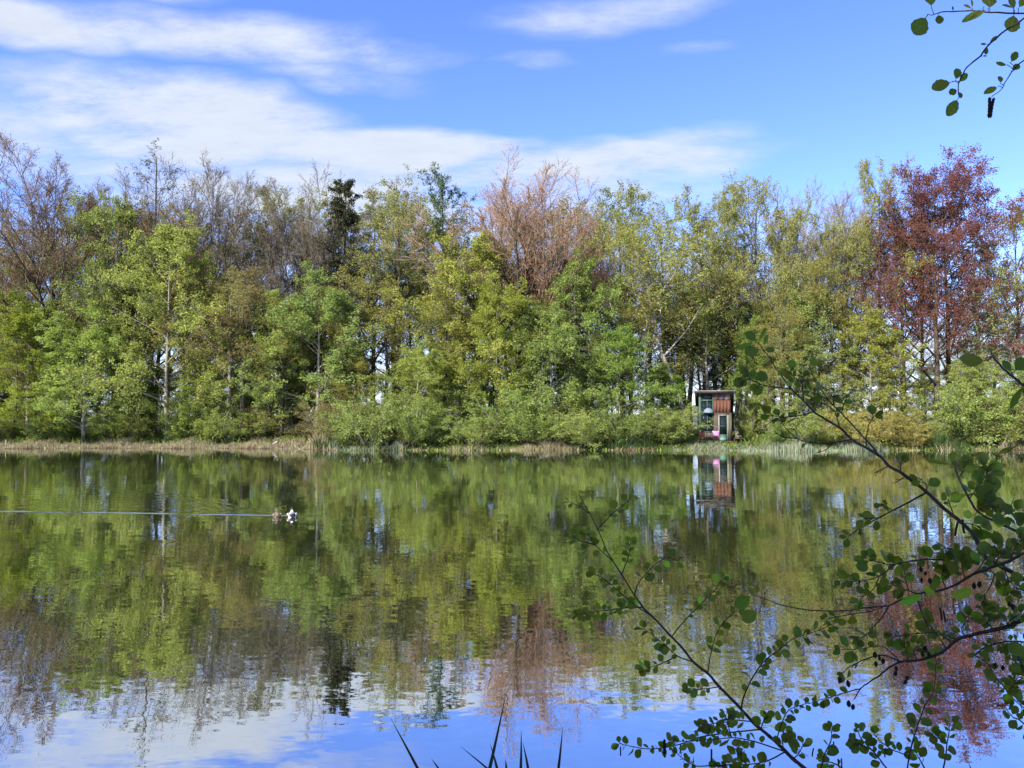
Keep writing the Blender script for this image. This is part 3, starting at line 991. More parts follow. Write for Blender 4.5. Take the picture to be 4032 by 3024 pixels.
reed('dead_grass', [strip(r, 16000, -260, 1260, -0.5, 4.2, 0.50, 0.014, 0.22), strip(r, 900, 1050, 1260, 0.5, 3.0, 1.3, 0.02, 0.25, 0.6)], M_STRAW,
     'pale dead grass covering the low bank that juts into the lake', 'grass')
reed('dead_stubble', [strip(r, 4200, -260, 1400, -0.9, 0.1, 0.20, 0.02, 0.6), strip(r, 2600, 2230, 2700, -1.0, 0.4, 0.16, 0.03, 0.9),
                      strip(r, 1200, 3900, 4200, -1.6, 0.2, 0.14, 0.03, 0.9)], M_RUST, 'rusty brown plant litter along the waterline', 'litter')
reed('dead_reed', [strip(r, 500, 1300, 2240, -0.7, 0.8, 0.55, 0.018, 0.5, 0.9), strip(r, 900, 2010, 2240, -0.8, 0.5, 0.72, 0.02, 0.55, 0.7),
                   strip(r, 300, 2240, 2900, -0.6, 0.5, 0.5, 0.02, 0.4, 0.8), strip(r, 500, 3500, 4150, -0.6, 0.6, 0.7, 0.018, 0.3, 0.8)], M_STRAW,
     'straw-coloured broken reed tufts at the foot of the green alders', 'reeds')
reed('reed_bed', [strip(r, 4600, 2880, 3440, -1.2, 2.0, 0.74, 0.020, 0.10, 0.3), strip(r, 600, 1320, 1600, -0.4, 0.8, 0.8, 0.02, 0.15, 0.7), strip(r, 1500, 2600, 2900, -0.6, 2.6, 0.42, 0.022, 0.35, 0.5)], M_REEDG,
     'grey-green young reeds mixed with straw beside the hut', 'reeds')
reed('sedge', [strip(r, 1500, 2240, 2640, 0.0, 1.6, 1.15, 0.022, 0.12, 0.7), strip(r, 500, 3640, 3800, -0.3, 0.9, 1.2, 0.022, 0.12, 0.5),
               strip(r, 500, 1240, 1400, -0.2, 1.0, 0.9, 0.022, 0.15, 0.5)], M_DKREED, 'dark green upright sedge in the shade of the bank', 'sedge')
# low plants on the forest floor
n = 16000
x = r.uniform(-62, 62, n)
y = shore(x) + 2.2 + r.uniform(0, 1, n) ** 1.4 * 26
keep = ~((x > PX(2700, 72)) & (x < PX(2900, 72)) & (y < 75.5))
V, F = blades(r, np.column_stack([x, y])[keep], 0.7, 0.075, 0.5)
n = 5000
x = r.uniform(-14, 48, n)
y = shore(x) + r.uniform(-0.3, 3.4, n)
V2, F2 = blades(r, np.column_stack([x, y]), 0.34, 0.05, 0.6)
V, F = np.vstack([V, V2]), np.vstack([F, F2 + len(V)])
obj('undergrowth', raw_mesh('undergrowth', V, [F], [M_FLOOR]), label='low green plants covering the floor of the wood', cat='undergrowth', kind='stuff')

# ------------------------------------------------------------------ the hut
HY = 71.0                          # distance of its front
CX = lambda cx: PX(2650 + cx / 5.927, HY)
CZ = lambda cy: PZ(1500 + cy / 5.927, HY)
M_TEAL = simple('green_paint', (0.022, 0.046, 0.036), (0.044, 0.080, 0.062), 8, 0.6)
M_PALEG = simple('pale_green_board', (0.075, 0.10, 0.06), (0.13, 0.155, 0.105), 6, 0.7, (1, 1, 0.3))
M_WHITE = simple('worn_white_paint', (0.15, 0.145, 0.125), (0.24, 0.235, 0.21), 6, 0.6)
M_RED = simple('red_board', (0.055, 0.020, 0.011), (0.115, 0.046, 0.025), 4, 0.75, (1.2, 1, 0.18))
M_BROWN = simple('brown_board', (0.045, 0.026, 0.02), (0.095, 0.056, 0.040), 5, 0.8, (1, 1, 0.3))
M_PURPLE = simple('dark_violet_board', (0.045, 0.028, 0.042), (0.085, 0.055, 0.078), 5, 0.7, (1, 1, 0.3))
M_GREYW = simple('grey_brown_board', (0.06, 0.05, 0.04), (0.12, 0.10, 0.082), 5, 0.85, (1, 1, 0.25))
M_WOOD = simple('weathered_wood', (0.042, 0.031, 0.022), (0.100, 0.078, 0.056), 7, 0.85, (1.5, 1, 0.16))
M_DKWOOD = simple('dark_stained_wood', (0.028, 0.017, 0.013), (0.060, 0.036, 0.028), 6, 0.75, (1, 0.2, 1))
M_ROOF = simple('roof_sheet', (0.12, 0.12, 0.118), (0.22, 0.215, 0.21), 5, 0.5)
M_AWN = simple('pale_blue_cloth', (0.075, 0.11, 0.14), (0.13, 0.175, 0.20), 5, 0.6)
mgz, t = mat('window_glass')
co = t.n('ShaderNodeTexCoord').outputs['Object']
b = t.n('ShaderNodeBump', ins={'Strength': 0.06, 'Distance': 0.05, 'Height': t.noise(co, 1.2, 2.0)})
surf(t, t.n('ShaderNodeBsdfPrincipled', ins={'Base Color': (0.008, 0.013, 0.014, 1), 'Roughness': 0.04, 'Normal': b.outputs[0], 'IOR': 1.5}).outputs[0])
M_GLASS = mgz

hx0, hx1 = CX(610), CX(1335)
zb, zt = CZ(1385), CZ(262)
D = 2.5
hut = empty('lake_hut', ((hx0 + hx1) / 2, HY + D / 2, float(gz((hx0 + hx1) / 2, HY + 1))),
            'small two-storey hut with red board front, green window frames and sloping roof on the shore', 'hut')
ho = np.array(hut.location)
hr = np.random.default_rng(77)


def hb(name, x0, x1, z0, z1, m, y0=0.0, y1=0.1, parent=None, **kw):
    """front piece; y measured back from the facade, negative = proud of it"""
    mb = MB()
    par = parent or hut
    off = ho if parent is None else ho + np.array(parent.location)
    c = np.array(((x0 + x1) / 2, HY + (y0 + y1) / 2, (z0 + z1) / 2))
    a, b_, d = (x1 - x0) / 2, (y1 - y0) / 2, (z1 - z0) / 2
    mb.box(-a, a, -b_, b_, -d, d)
    o = mb.build(name, m, par, **kw)
    o.location = c - off
    return o


# carcass: back and side walls of vertical boards
nb = 11
for side in (0, 1):
    for i in range(nb):
        y0 = 0.14 + (D - 0.14) * i / nb
        y1 = 0.14 + (D - 0.14) * (i + 1) / nb - 0.012
        zz = zt - 0.12 - 0.40 * (y1 / D) * 1.0 - 0.05
        xa = hx0 + 0.02 if side == 0 else hx1 - 0.09
        hb('wall_board', xa, xa + 0.07, zb, zz - 0.3 * y0 / D, M_WOOD, y0, y1)
hb('back_wall', hx0 + 0.1, hx1 - 0.1, zb, zt - 0.95, M_WOOD, D - 0.08, D)
hb('floor', hx0 + 0.1, hx1 - 0.1, zb, zb + 0.08, M_WOOD, 0.14, D - 0.09)

# corner posts and frames of the tall glazing
hb('post', CX(612), CX(672), zb, CZ(300), M_TEAL, -0.03, 0.12)
hb('post', CX(926), CX(946), CZ(1190), CZ(300), M_TEAL, -0.03, 0.10)
hb('post', CX(1296), CX(1352), zb, CZ(745), M_WOOD, -0.02, 0.13)
for (a0, a1) in ((435, 472), (738, 768), (1028, 1052), (1180, 1205)):
    hb('transom', CX(674), CX(924), CZ(a1), CZ(a0), M_TEAL, -0.022, 0.07)
for (a0, a1) in ((474, 736), (770, 1026), (1054, 1178)):
    hb('mullion', CX(795), CX(815), CZ(a1), CZ(a0), M_TEAL, -0.015, 0.06)
hb('window_pane', CX(673), CX(925), CZ(436), CZ(302), M_GLASS, 0.03, 0.045)
for (a0, a1) in ((471, 739), (767, 1029), (1051, 1181)):
    for (b0, b1) in ((673, 796), (814, 925)):
        hb('window_pane', CX(b0), CX(b1), CZ(a1), CZ(a0), M_GLASS, 0.03, 0.045)
# half-round pale cloth over the lower window: a shallow dome
th = np.linspace(0, PI, 17)
ph = np.linspace(0, PI / 2, 7)
rx, rz_, ry = (CX(950) - CX(715)) / 2, CZ(628) - CZ(742), 0.42
V = np.array([(-rx * math.cos(a) * math.cos(p), -ry * math.sin(p), rz_ * math.sin(a) * math.cos(p)) for p in ph for a in th])
i = np.arange(6)[:, None] * 17 + np.arange(16)[None]
F = np.stack([i, i + 1, i + 18, i + 17], -1).reshape(-1, 4)
aw = obj('awning', raw_mesh('awning', V, [F], [M_AWN], smooth=True), hut, label='pale blue half-dome awning over the lower window')
aw.location = np.array(((CX(715) + CX(950)) / 2, HY - 0.04, CZ(742))) - ho

# upper strip of dark boards, red panel of vertical planks
for (b0, b1, m_) in ((950, 1071, M_BROWN), (1075, 1199, M_PURPLE), (1203, 1327, M_GREYW)):
    hb('fascia_board', CX(b0), CX(b1), CZ(450), CZ(298), m_, 0.0, 0.05)
pw = (1330 - 948) / 5
for i in range(5):
    hb('red_plank', CX(948 + pw * i + 0.8), CX(948 + pw * (i + 1) - 0.8), CZ(746), CZ(453), M_RED, -0.012 + hr.uniform(-0.006, 0.006), 0.05)
hb('beam', CX(950), CX(1330), CZ(772), CZ(749), M_WOOD, -0.03, 0.07)
for i in range(3):
    hb('wall_plank', CX(950 + 34 * i), CX(950 + 34 * (i + 1) - 2), zb, CZ(775), M_WOOD, 0.0 + hr.uniform(-0.008, 0.008), 0.05)
# door
door = hb('door', CX(1080), CX(1236), CZ(1245), CZ(812), M_GLASS, 0.03, 0.05)
hb('door_frame', CX(1055), CX(1242), CZ(810), CZ(786), M_WHITE, -0.03, 0.06)
hb('door_frame', CX(1055), CX(1079), zb, CZ(812), M_WHITE, -0.03, 0.06)
hb('door_sill', CX(1081), CX(1240), zb, CZ(1247), M_TEAL, -0.01, 0.06)
hb('door_rail', CX(1081), CX(1235), CZ(1060), CZ(1045), M_TEAL, 0.01, 0.029, parent=door)
hb('side_board', CX(1243), CX(1294), zb, CZ(790), M_PALEG, -0.012, 0.05)
hb('sill_board', CX(674), CX(948), zb, CZ(1207), M_WOOD, 0.0, 0.06)

# sloping roof: high at the front, oversailing at the sides and front, dark underside
rxa, rxb = CX(525), CX(1412)
fy, by = -0.55, D + 0.30
zf = CZ(262) + 0.10
slope = 0.40


def roofpiece(name, xa, xb, ya, yb, dz0, dz1, m):
    mb = MB()
    V = []
    for x_ in (xa, xb):
        for y_ in (ya, yb):
            zc_ = zf - slope * (y_ - fy)
            V += [(x_ - ho[0], HY + y_ - ho[1], zc_ + dz0 - ho[2]), (x_ - ho[0], HY + y_ - ho[1], zc_ + dz1 - ho[2])]
    mb.add(V, [(0, 1, 3, 2), (4, 6, 7, 5), (0, 4, 5, 1), (2, 3, 7, 6), (1, 5, 7, 3), (0, 2, 6, 4)])
    return mb.build(name, m, hut)


rf = roofpiece('roof', rxa, rxb, fy, by, 0.0, 0.05, M_ROOF)
nbr = 9
for i in range(nbr):
    a = rxa + 0.03 + (rxb - rxa - 0.06) * i / nbr
    b_ = rxa + 0.03 + (rxb - rxa - 0.06) * (i + 1) / nbr - 0.012
    roofpiece('soffit_board', a, b_, fy + 0.03, by - 0.03, -0.035, -0.003, M_DKWOOD)
for x_ in (rxa + 0.01, rxb - 0.06):
    roofpiece('barge_board', x_, x_ + 0.05, fy + 0.02, by - 0.02, -0.16, -0.038, M_DKWOOD)
roofpiece('fascia', rxa + 0.07, rxb - 0.07, fy + 0.015, fy + 0.05, -0.13, -0.038, M_DKWOOD)

# the deck in front of it
zd = CZ(1392)
dk = empty('deck', ((hx0 + hx1) / 2, HY - 1.2, float(gz((hx0 + hx1) / 2, HY - 1.2))), 'low timber deck on short posts in front of the hut', 'deck')
do = np.array(dk.location)
y0 = HY - 2.6
npk = 17
for i in range(npk):
    ya = y0 + (HY - 0.06 - y0) * i / npk
    yb_ = y0 + (HY - 0.06 - y0) * (i + 1) / npk - 0.012
    mb = MB()
    mb.box(hx0 - 0.2 - do[0], hx1 + 0.5 - do[0], ya - do[1], yb_ - do[1], zd - 0.04 - do[2] + hr.uniform(-.004, .004), zd - do[2])
    mb.build('deck_plank', M_WOOD, dk)
for x_ in (hx0 - 0.1, (hx0 + hx1) / 2, hx1 + 0.35):
    for y_ in (y0 + 0.15, HY - 0.6):
        mb = MB()
        mb.box(x_ - 0.06 - do[0], x_ + 0.06 - do[0], y_ - 0.06 - do[1], y_ + 0.06 - do[1], -0.7 - do[2], zd - 0.042 - do[2])
        mb.build('deck_post', M_DKWOOD, dk)
for s_ in (0.15, 2.0):
    mb = MB()
    mb.box(hx0 - 0.18 - do[0], hx1 + 0.48 - do[0], y0 + s_ + 0.07 - do[1], y0 + s_ + 0.12 - do[1], zd - 0.18 - do[2], zd - 0.045 - do[2])
    mb.build('joist', M_DKWOOD, dk)

M_CHRED = simple('red_paint', (0.13, 0.03, 0.026), (0.22, 0.06, 0.05), 8, 0.5)
M_DARKM = simple('dark_metal', (0.02, 0.018, 0.016), (0.05, 0.045, 0.04), 8, 0.5)
M_GBOX = simple('green_chest_paint', (0.05, 0.12, 0.085), (0.10, 0.20, 0.15), 6, 0.5)


def chair(x, y, m_, label, rz=0.0):
    c = empty('garden_chair', (x, y, zd), label, 'chair')
    c.rotation_euler = (0, 0, rz)
    for sx_ in (-1, 1):
        for sy_ in (-1, 1):
            mb = MB()
            mb.tube([(sx_ * 0.24, sy_ * 0.22, 0.0), (sx_ * 0.22, sy_ * 0.20, 0.40)], 0.018, 6)
            mb.build('leg', M_DARKM, c)
    mb = MB()
    for i in range(5):
        mb.box(-0.25, 0.25, -0.24 + i * 0.098, -0.24 + i * 0.098 + 0.085, 0.402, 0.425)
    mb.build('seat', m_, c)
    for i in range(4):
        mb = MB()
        z_ = 0.52 + i * 0.09
        yo = 0.25 + i * 0.025
        mb.box(-0.25, 0.25, yo, yo + 0.02, z_, z_ + 0.075)
        mb.build('back_slat', m_, c)
    for sx_ in (-1, 1):
        mb = MB()
        mb.tube([(sx_ * 0.22, 0.24, 0.42), (sx_ * 0.22, 0.375, 0.88)], 0.016, 6)
        mb.build('back_post', M_DARKM, c)
    for sx_ in (-1, 1):
        mb = MB()
        mb.box(sx_ * 0.27 - 0.03, sx_ * 0.27 + 0.03, -0.22, 0.26, 0.62, 0.64)
        mb.build('armrest', m_, c)
    return c


CHY = HY - 1.1
cxp = lambda cx: PX(2650 + cx / 5.927, CHY)
chair(cxp(768), CHY, M_CHRED, 'red slatted garden chair beside the bush on the hut deck', 0.25)
chair(cxp(1065), CHY, M_DARKM, 'dark garden chair under the pink cushion on the hut deck', -0.1)
# pink and white cushion standing on the chair: pinched corners
mcu, t = mat('patterned_cushion')
co = t.n('ShaderNodeTexCoord').outputs['Object']
vo = t.n('ShaderNodeTexVoronoi', ins={'Vector': co, 'Scale': 9.0})
c = t.mix(t.smooth(vo.outputs[0], 0.28, 0.42), rgba((0.42, 0.33, 0.43)), rgba((0.26, 0.10, 0.26)))
sz_ = t.n('ShaderNodeSeparateXYZ', ins={0: co}).outputs[2]
c = t.mix(t.smooth(sz_, -0.17, -0.13), rgba((0.40, 0.06, 0.18)), c)
surf(t, t.n('ShaderNodeBsdfPrincipled', ins={'Base Color': c, 'Roughness': 0.9}).outputs[0])
g = np.linspace(-1, 1, 13)
A, B = np.meshgrid(g, g)
pin = 1 - 0.16 * (1 - A ** 2) * 0 - 0.13 * (1 - np.abs(A) ** 2)
xx = A * 0.31 * (1 - 0.13 * (1 - B ** 2))
zz = B * 0.27 * (1 - 0.15 * (1 - A ** 2))
yy = 0.085 * np.sqrt(np.maximum((1 - A ** 2) * (1 - B ** 2), 0))
V = np.vstack([np.stack([xx, yy, zz], -1).reshape(-1, 3), np.stack([xx, -yy, zz], -1).reshape(-1, 3)])
i = np.arange(12)[:, None] * 13 + np.arange(12)[None]
Fq = np.stack([i, i + 13, i + 14, i + 1], -1).reshape(-1, 4)
cu = obj('cushion', raw_mesh('cushion', V, [Fq, Fq[:, ::-1] + 169], [mcu], smooth=True),
         label='pink and white patterned cushion on the dark chair', cat='cushion', loc=(cxp(1065), CHY + 0.13, zd + 0.425 + 0.26))
cu.rotation_euler = (R(-14), 0, R(-6))
# small round table
tb = empty('side_table', (cxp(900), CHY + 0.1, zd), 'small round wooden table between the two deck chairs', 'table')
mb = MB()
a = np.linspace(0, 2 * PI, 19)[:-1]
mb.tube([(0, 0, 0.42), (0, 0, 0.45)], 0.27, 18)
mb.build('table_top', M_WOOD, tb)
for k in range(3):
    mb = MB()
    mb.tube([(0.2 * math.cos(k * 2.1), 0.2 * math.sin(k * 2.1), 0), (0.1 * math.cos(k * 2.1), 0.1 * math.sin(k * 2.1), 0.419)], 0.016, 6)
    mb.build('leg', M_DARKM, tb)
# green chest
ch_ = empty('storage_chest', (cxp(1225), CHY + 0.2, zd), 'green storage chest beside the hut door', 'chest')
mb = MB()
mb.box(-0.30, 0.30, -0.2, 0.2, 0.0, 0.30)
mb.build('body', M_GBOX, ch_)
mb = MB()
V = [(-0.32, -0.22, 0.304), (0.32, -0.22, 0.304), (0.32, 0.22, 0.304), (-0.32, 0.22, 0.304), (-0.30, -0.16, 0.38), (0.30, -0.16, 0.38), (0.30, 0.18, 0.40), (-0.30, 0.18, 0.40)]
mb.add(V, [(0, 3, 2, 1), (4, 5, 6, 7), (0, 1, 5, 4), (1, 2, 6, 5), (2, 3, 7, 6), (3, 0, 4, 7)])
mb.build('lid', M_GBOX, ch_)
# brown bench beside the hut
bx_ = PX(2650 + 1465 / 5.927, HY + 0.3)
bzg = float(gz(bx_, HY + 0.3))
bn = empty('bench', (bx_, HY + 0.3, bzg), 'rough brown plank bench standing in the reeds beside the hut', 'bench')
for i in range(2):
    mb = MB()
    mb.box(-0.36, 0.36, -0.2 + i * 0.21, -0.01 + i * 0.21, 0.42, 0.46)
    mb.build('seat_plank', M_WOOD, bn)
for s_ in (-1, 1):
    mb = MB()
    mb.box(s_ * 0.3 - 0.03, s_ * 0.3 + 0.03, -0.17, 0.17, -0.1, 0.419)
    mb.build('leg', M_WOOD, bn)
mb = MB()
mb.box(-0.36, 0.36, 0.215, 0.245, 0.40, 0.74)
mb.build('backrest', M_WOOD, bn)

# the hut and everything on its deck are turned towards the middle of the lake
turn = -math.atan2(float(ho[0]), HY)
piv = Vector((ho[0], HY, 0))
rot = Matrix.Rotation(turn, 4, 'Z')
for o_ in list(COL.objects):
    if o_.parent is None and o_.name.split('.')[0] in ('lake_hut', 'deck', 'garden_chair', 'cushion', 'side_table', 'storage_chest', 'bench'):
        v_ = rot @ (o_.location - piv)
        o_.location = v_ + piv
        o_.rotation_euler.z += turn

# marker posts in the grass
for (px, l_, hh) in ((38, 'pale wooden stake at the tip of the dead-grass bank', 0.75), (806, 'short pale stake standing behind the dead grass', 0.62)):
    x = PX(px, 69.4)
    y = float(shore(x)) + (0.4 if px < 100 else 2.6)
    mb = MB()
    mb.tube([(0, 0, -0.3), (0.01, 0, hh * 0.9), (0.01, 0, hh)], [0.05, 0.047, 0.02], 7)
    mb.build('stake', M_WHITE, None, label=l_, cat='stake', loc=(x, y, float(gz(x, y))))

# ------------------------------------------------------------------ birds
def lathe_path(mb, path, rad, k=12, mi=0, sq=(1, 1)):
    mb.tube(path, rad, k, mi)


def bird_mesh(name, rings, mats, k=14, extra=None):
    """rings: (centre, half width, half height, material) along the body -> one closed skin"""
    V = []
    for (c_, w_, h_, m_) in rings:
        for j in range(k):
            a_ = 2 * PI * j / k
            V.append((c_[0] + w_ * math.cos(a_), c_[1], c_[2] + h_ * math.sin(a_)))
    F, M = [], []
    for i_ in range(len(rings) - 1):
        for j in range(k):
            F.append((i_ * k + j, i_ * k + (j + 1) % k, (i_ + 1) * k + (j + 1) % k, (i_ + 1) * k + j))
            mm = rings[i_][3]
            M.append(mm(j / k) if callable(mm) else mm)
    n = len(V)
    V += [rings[0][0], rings[-1][0]]
    F3 = [(n, (j + 1) % k, j) for j in range(k)] + [(n + 1, (len(rings) - 1) * k + j, (len(rings) - 1) * k + (j + 1) % k) for j in range(k)]
    M += [0 if callable(rings[0][3]) else rings[0][3]] * k + [0 if callable(rings[-1][3]) else rings[-1][3]] * k
    return raw_mesh(name, np.array(V, float), [np.array(F), np.array(F3)], mats, M, True)


M_DWHITE = simple('white_plumage', (0.62, 0.60, 0.55), (0.80, 0.78, 0.74), 30, 0.8, bump=0.1)
M_DBLACK = simple('black_plumage', (0.012, 0.012, 0.016), (0.03, 0.028, 0.034), 30, 0.6, bump=0.1)
M_DGREY = simple('grey_plumage', (0.16, 0.15, 0.17), (0.28, 0.27, 0.29), 25, 0.8, bump=0.1)
M_DBROWN = simple('brown_plumage', (0.075, 0.052, 0.035), (0.17, 0.13, 0.095), 25, 0.8, bump=0.1)
M_DBUFF = simple('buff_plumage', (0.36, 0.31, 0.22), (0.52, 0.46, 0.36), 25, 0.8, bump=0.1)
M_BILL = simple('bill', (0.10, 0.09, 0.07), (0.2, 0.17, 0.10), 25, 0.5, bump=0.0)


def duck(px, py, scale, mats, label, rz):
    """swimming duck; body along +y (tail) to -y (breast) before turning"""
    z = 0.0
    Y = 3.0 * FPX / (py - 1635)
    d = empty('duck', (PX(px, Y), Y, 0.004), label, 'duck')
    d.rotation_euler = (0, 0, rz)
    d.scale = (scale,) * 3
    top = lambda f: 2 if 0.08 < f < 0.42 else (0 if not (0.60 < f < 0.9) else 0)
    body = [((0, 0.235, 0.105), 0.012, 0.010, 1), ((0, 0.20, 0.085), 0.055, 0.030, 1), ((0, 0.14, 0.060), 0.095, 0.065, top),
            ((0, 0.06, 0.045), 0.122, 0.095, top), ((0, -0.03, 0.045), 0.125, 0.105, top), ((0, -0.10, 0.052), 0.108, 0.100, 0),
            ((0, -0.155, 0.072), 0.078, 0.082, 0), ((0, -0.175, 0.125), 0.046, 0.050, 0), ((0, -0.165, 0.170), 0.038, 0.034, 1),
            ((0, -0.170, 0.205), 0.044, 0.036, 1), ((0, -0.185, 0.235), 0.049, 0.034, 1), ((0, -0.190, 0.265), 0.040, 0.024, 1), ((0, -0.185, 0.288), 0.012, 0.006, 1)]
    obj('body', bird_mesh('duck_body', body, mats), d)
    mb = MB()
    mb.add([(-0.016, -0.225, 0.232), (0.016, -0.225, 0.232), (0.020, -0.285, 0.222), (-0.020, -0.285, 0.222),
            (-0.012, -0.225, 0.256), (0.012, -0.225, 0.256), (0.014, -0.285, 0.230), (-0.014, -0.285, 0.230)],
           [(0, 3, 2, 1), (4, 5, 6, 7), (0, 1, 5, 4), (1, 2, 6, 5), (2, 3, 7, 6), (3, 0, 4, 7)])
    mb.build('bill', M_BILL, d)
    for s_ in (-1, 1):
        mb = MB()
        n_ = 6
        pts = [(s_ * (0.105 + 0.022 * math.sin(PI * q)), -0.09 + 0.28 * q, 0.075 + 0.02 * q) for q in np.linspace(0, 1, n_)]
        mb.tube(pts, [0.02, 0.045, 0.05, 0.042, 0.028, 0.006], 8)
        mb.build('wing', mats[2], d, smooth=True)


duck(1155, 2032, 0.92, [M_DWHITE, M_DBLACK, M_DGREY], 'black-headed white duck swimming ahead with its tail to the wake', R(200))
duck(1096, 2032, 0.80, [M_DBROWN, M_DBROWN, M_DBROWN], 'smaller brown duck swimming behind the white one at the end of the wake', R(205))

hx_, hy_ = PX(1106, 69.8), 0
hy_ = float(shore(hx_)) - 0.25
hz_ = float(gz(hx_, hy_))
hn = empty('heron', (hx_, hy_, hz_), 'pale grey heron standing among the dead grass on the low bank', 'bird')
hn.scale = (0.85,) * 3
hn.rotation_euler = (0, 0, R(90))      # its breast is modelled towards -y; turned to face along the shore
hb_ = [((0, 0.36, 0.50), 0.012, 0.012, 1), ((0, 0.25, 0.55), 0.05, 0.045, 1), ((0, 0.10, 0.63), 0.085, 0.085, 0), ((0, -0.05, 0.71), 0.085, 0.09, 0),
       ((0, -0.16, 0.79), 0.06, 0.075, 0), ((0, -0.21, 0.86), 0.034, 0.045, 0), ((0, -0.20, 0.93), 0.026, 0.03, 0), ((0, -0.16, 1.00), 0.024, 0.026, 0),
       ((0, -0.17, 1.07), 0.026, 0.028, 0), ((0, -0.21, 1.10), 0.034, 0.030, 0), ((0, -0.26, 1.10), 0.026, 0.022, 0), ((0, -0.29, 1.097), 0.012, 0.011, 0)]
obj('body', bird_mesh('heron_body', hb_, [M_DBUFF, M_DGREY]), hn)
mb = MB()
mb.tube([(0, -0.285, 1.097), (0, -0.41, 1.08)], [0.013, 0.002], 6)
mb.build('bill', M_BILL, hn)
for s_ in (-1, 1):
    mb = MB()
    mb.tube([(s_ * 0.035, 0.06, 0.60), (s_ * 0.035, 0.02, 0.30), (s_ * 0.035, 0.05, -0.03)], [0.014, 0.009, 0.008], 6)
    mb.build('leg', M_BILL, hn)
    mb = MB()
    mb.tube([(s_ * 0.075, -0.10, 0.74), (s_ * 0.085, 0.05, 0.66), (s_ * 0.06, 0.20, 0.57), (s_ * 0.02, 0.34, 0.50)], [0.02, 0.055, 0.045, 0.008], 8)
    mb.build('wing', M_DGREY, hn, smooth=True)

# ------------------------------------------------------------------ overhanging alder on the near bank
def near_leaf_mat():
    m, t = mat('alder_leaf')
    oi = t.n('ShaderNodeObjectInfo')
    uv = t.n('ShaderNodeSeparateXYZ', ins={0: t.n('ShaderNodeUVMap', uv_map='UVMap').outputs[0]}).outputs
    ax = t.m('ABSOLUTE', uv[0])
    w = t.m('SUBTRACT', uv[1], t.m('MULTIPLY', ax, 0.55))
    vein = t.m('ABSOLUTE', t.m('SINE', t.m('MULTIPLY', w, 26.0)))
    vein = t.smooth(vein, 0.0, 0.45)
    mid = t.smooth(ax, 0.0, 0.05)
    v = t.m('MULTIPLY', t.m('ADD', 0.55, t.m('MULTIPLY', vein, 0.45)), t.m('ADD', 0.5, t.m('MULTIPLY', mid, 0.5)))
    rn = t.m('ADD', 0.75, t.m('MULTIPLY', oi.outputs['Random'], 0.5))
    co = t.n('ShaderNodeTexCoord').outputs['Object']
    bl = t.m('ADD', 0.8, t.m('MULTIPLY', t.noise(co, 3.0, 3.0), 0.4))
    k = t.m('MULTIPLY', rn, bl)
    dark = t.mix(1.0, oi.outputs['Color'], t.n('ShaderNodeCombineXYZ', ins={0: k, 1: k, 2: k}).outputs[0], 'MULTIPLY')
    pale = t.mix(1.0, dark, (1.7, 1.5, 1.6, 1), 'MULTIPLY')
    c = t.mix(v, pale, dark)
    b_ = t.n('ShaderNodeBump', ins={'Strength': 0.5, 'Distance': 0.02, 'Height': v})
    p = t.n('ShaderNodeBsdfPrincipled', ins={'Base Color': c, 'Roughness': 0.42, 'Specular IOR Level': 0.3, 'Normal': b_.outputs[0]})
    tr_ = t.n('ShaderNodeBsdfTranslucent', ins={'Color': t.mix(1.0, c, (1.5, 1.7, 0.5, 1), 'MULTIPLY')})
    surf(t, t.n('ShaderNodeMixShader', ins={0: 0.45, 1: p.outputs[0], 2: tr_.outputs[0]}).outputs[0])
    return m


M_ALEAF = near_leaf_mat()
M_ATWIG = simple('alder_twig', (0.022, 0.013, 0.010), (0.055, 0.034, 0.026), 30, 0.7, bump=0.4, dist=0.004)
M_CONE = simple('alder_cone', (0.016, 0.011, 0.010), (0.040, 0.027, 0.022), 60, 0.85, bump=0.8, dist=0.006)


def leaf_mesh(seed, wide, fold, curl):
    """round alder leaf: stalk, midrib fold, toothed margin with a blunt notched tip"""
    rg = np.random.default_rng(seed)
    n = 9
    v = np.linspace(0, 1, n)
    half = wide * np.sin(PI * np.clip(v, 0, 1) ** 1.12) ** 0.62
    half[0] = 0.03
    half[-1] = 0.07
    y = 0.16 + 0.84 * v
    V, UV = [], []
    for i_ in range(n):
        tooth = 1 + (0.045 if i_ % 2 else -0.03) + rg.normal(0, 0.02)
        zc_ = curl * (v[i_] - 0.2) ** 2
        ym = y[i_] - (0.03 if i_ == n - 1 else 0)
        for s_ in (-1, -0.55, 0, 0.55, 1):
            hw = half[i_] * tooth * abs(s_)
            z_ = zc_ + fold * hw + (0.018 if i_ % 2 else -0.012) * (abs(s_) > 0.3)
            V.append((s_ / max(abs(s_), 1e-6) * hw if s_ else 0.0, ym + 0.05 * abs(s_) * (1 - v[i_]) * 0, z_))
            UV.append((s_ * half[i_] / wide, v[i_]))
    F = []
    for i_ in range(n - 1):
        for j in range(4):
            a_ = i_ * 5 + j
            F.append((a_, a_ + 1, a_ + 6, a_ + 5))
    V = np.array(V)
    F = np.array(F)
    uv = [UV[q] for f_ in F for q in f_]
    # stalk
    st = np.array([[(0, 0, 0), (0, 0.09, -0.01), (0, 0.17, 0.002)]], float)
    sv, sf = tubes(st, np.array([[0.022, 0.019, 0.017]]), 4)
    uv += [(0.5, 0.5)] * (len(sf) * 4)
    return raw_mesh('leaf', np.vstack([V, sv]), [np.vstack([F, sf + len(V)])], [M_ALEAF], smooth=True, uv=uv)


LEAVES = [leaf_mesh(1, 0.36, 0.12, -0.10), leaf_mesh(2, 0.31, 0.25, -0.25), leaf_mesh(3, 0.38, 0.05, 0.12), leaf_mesh(4, 0.29, 0.40, -0.12), leaf_mesh(5, 0.33, -0.12, -0.2)]


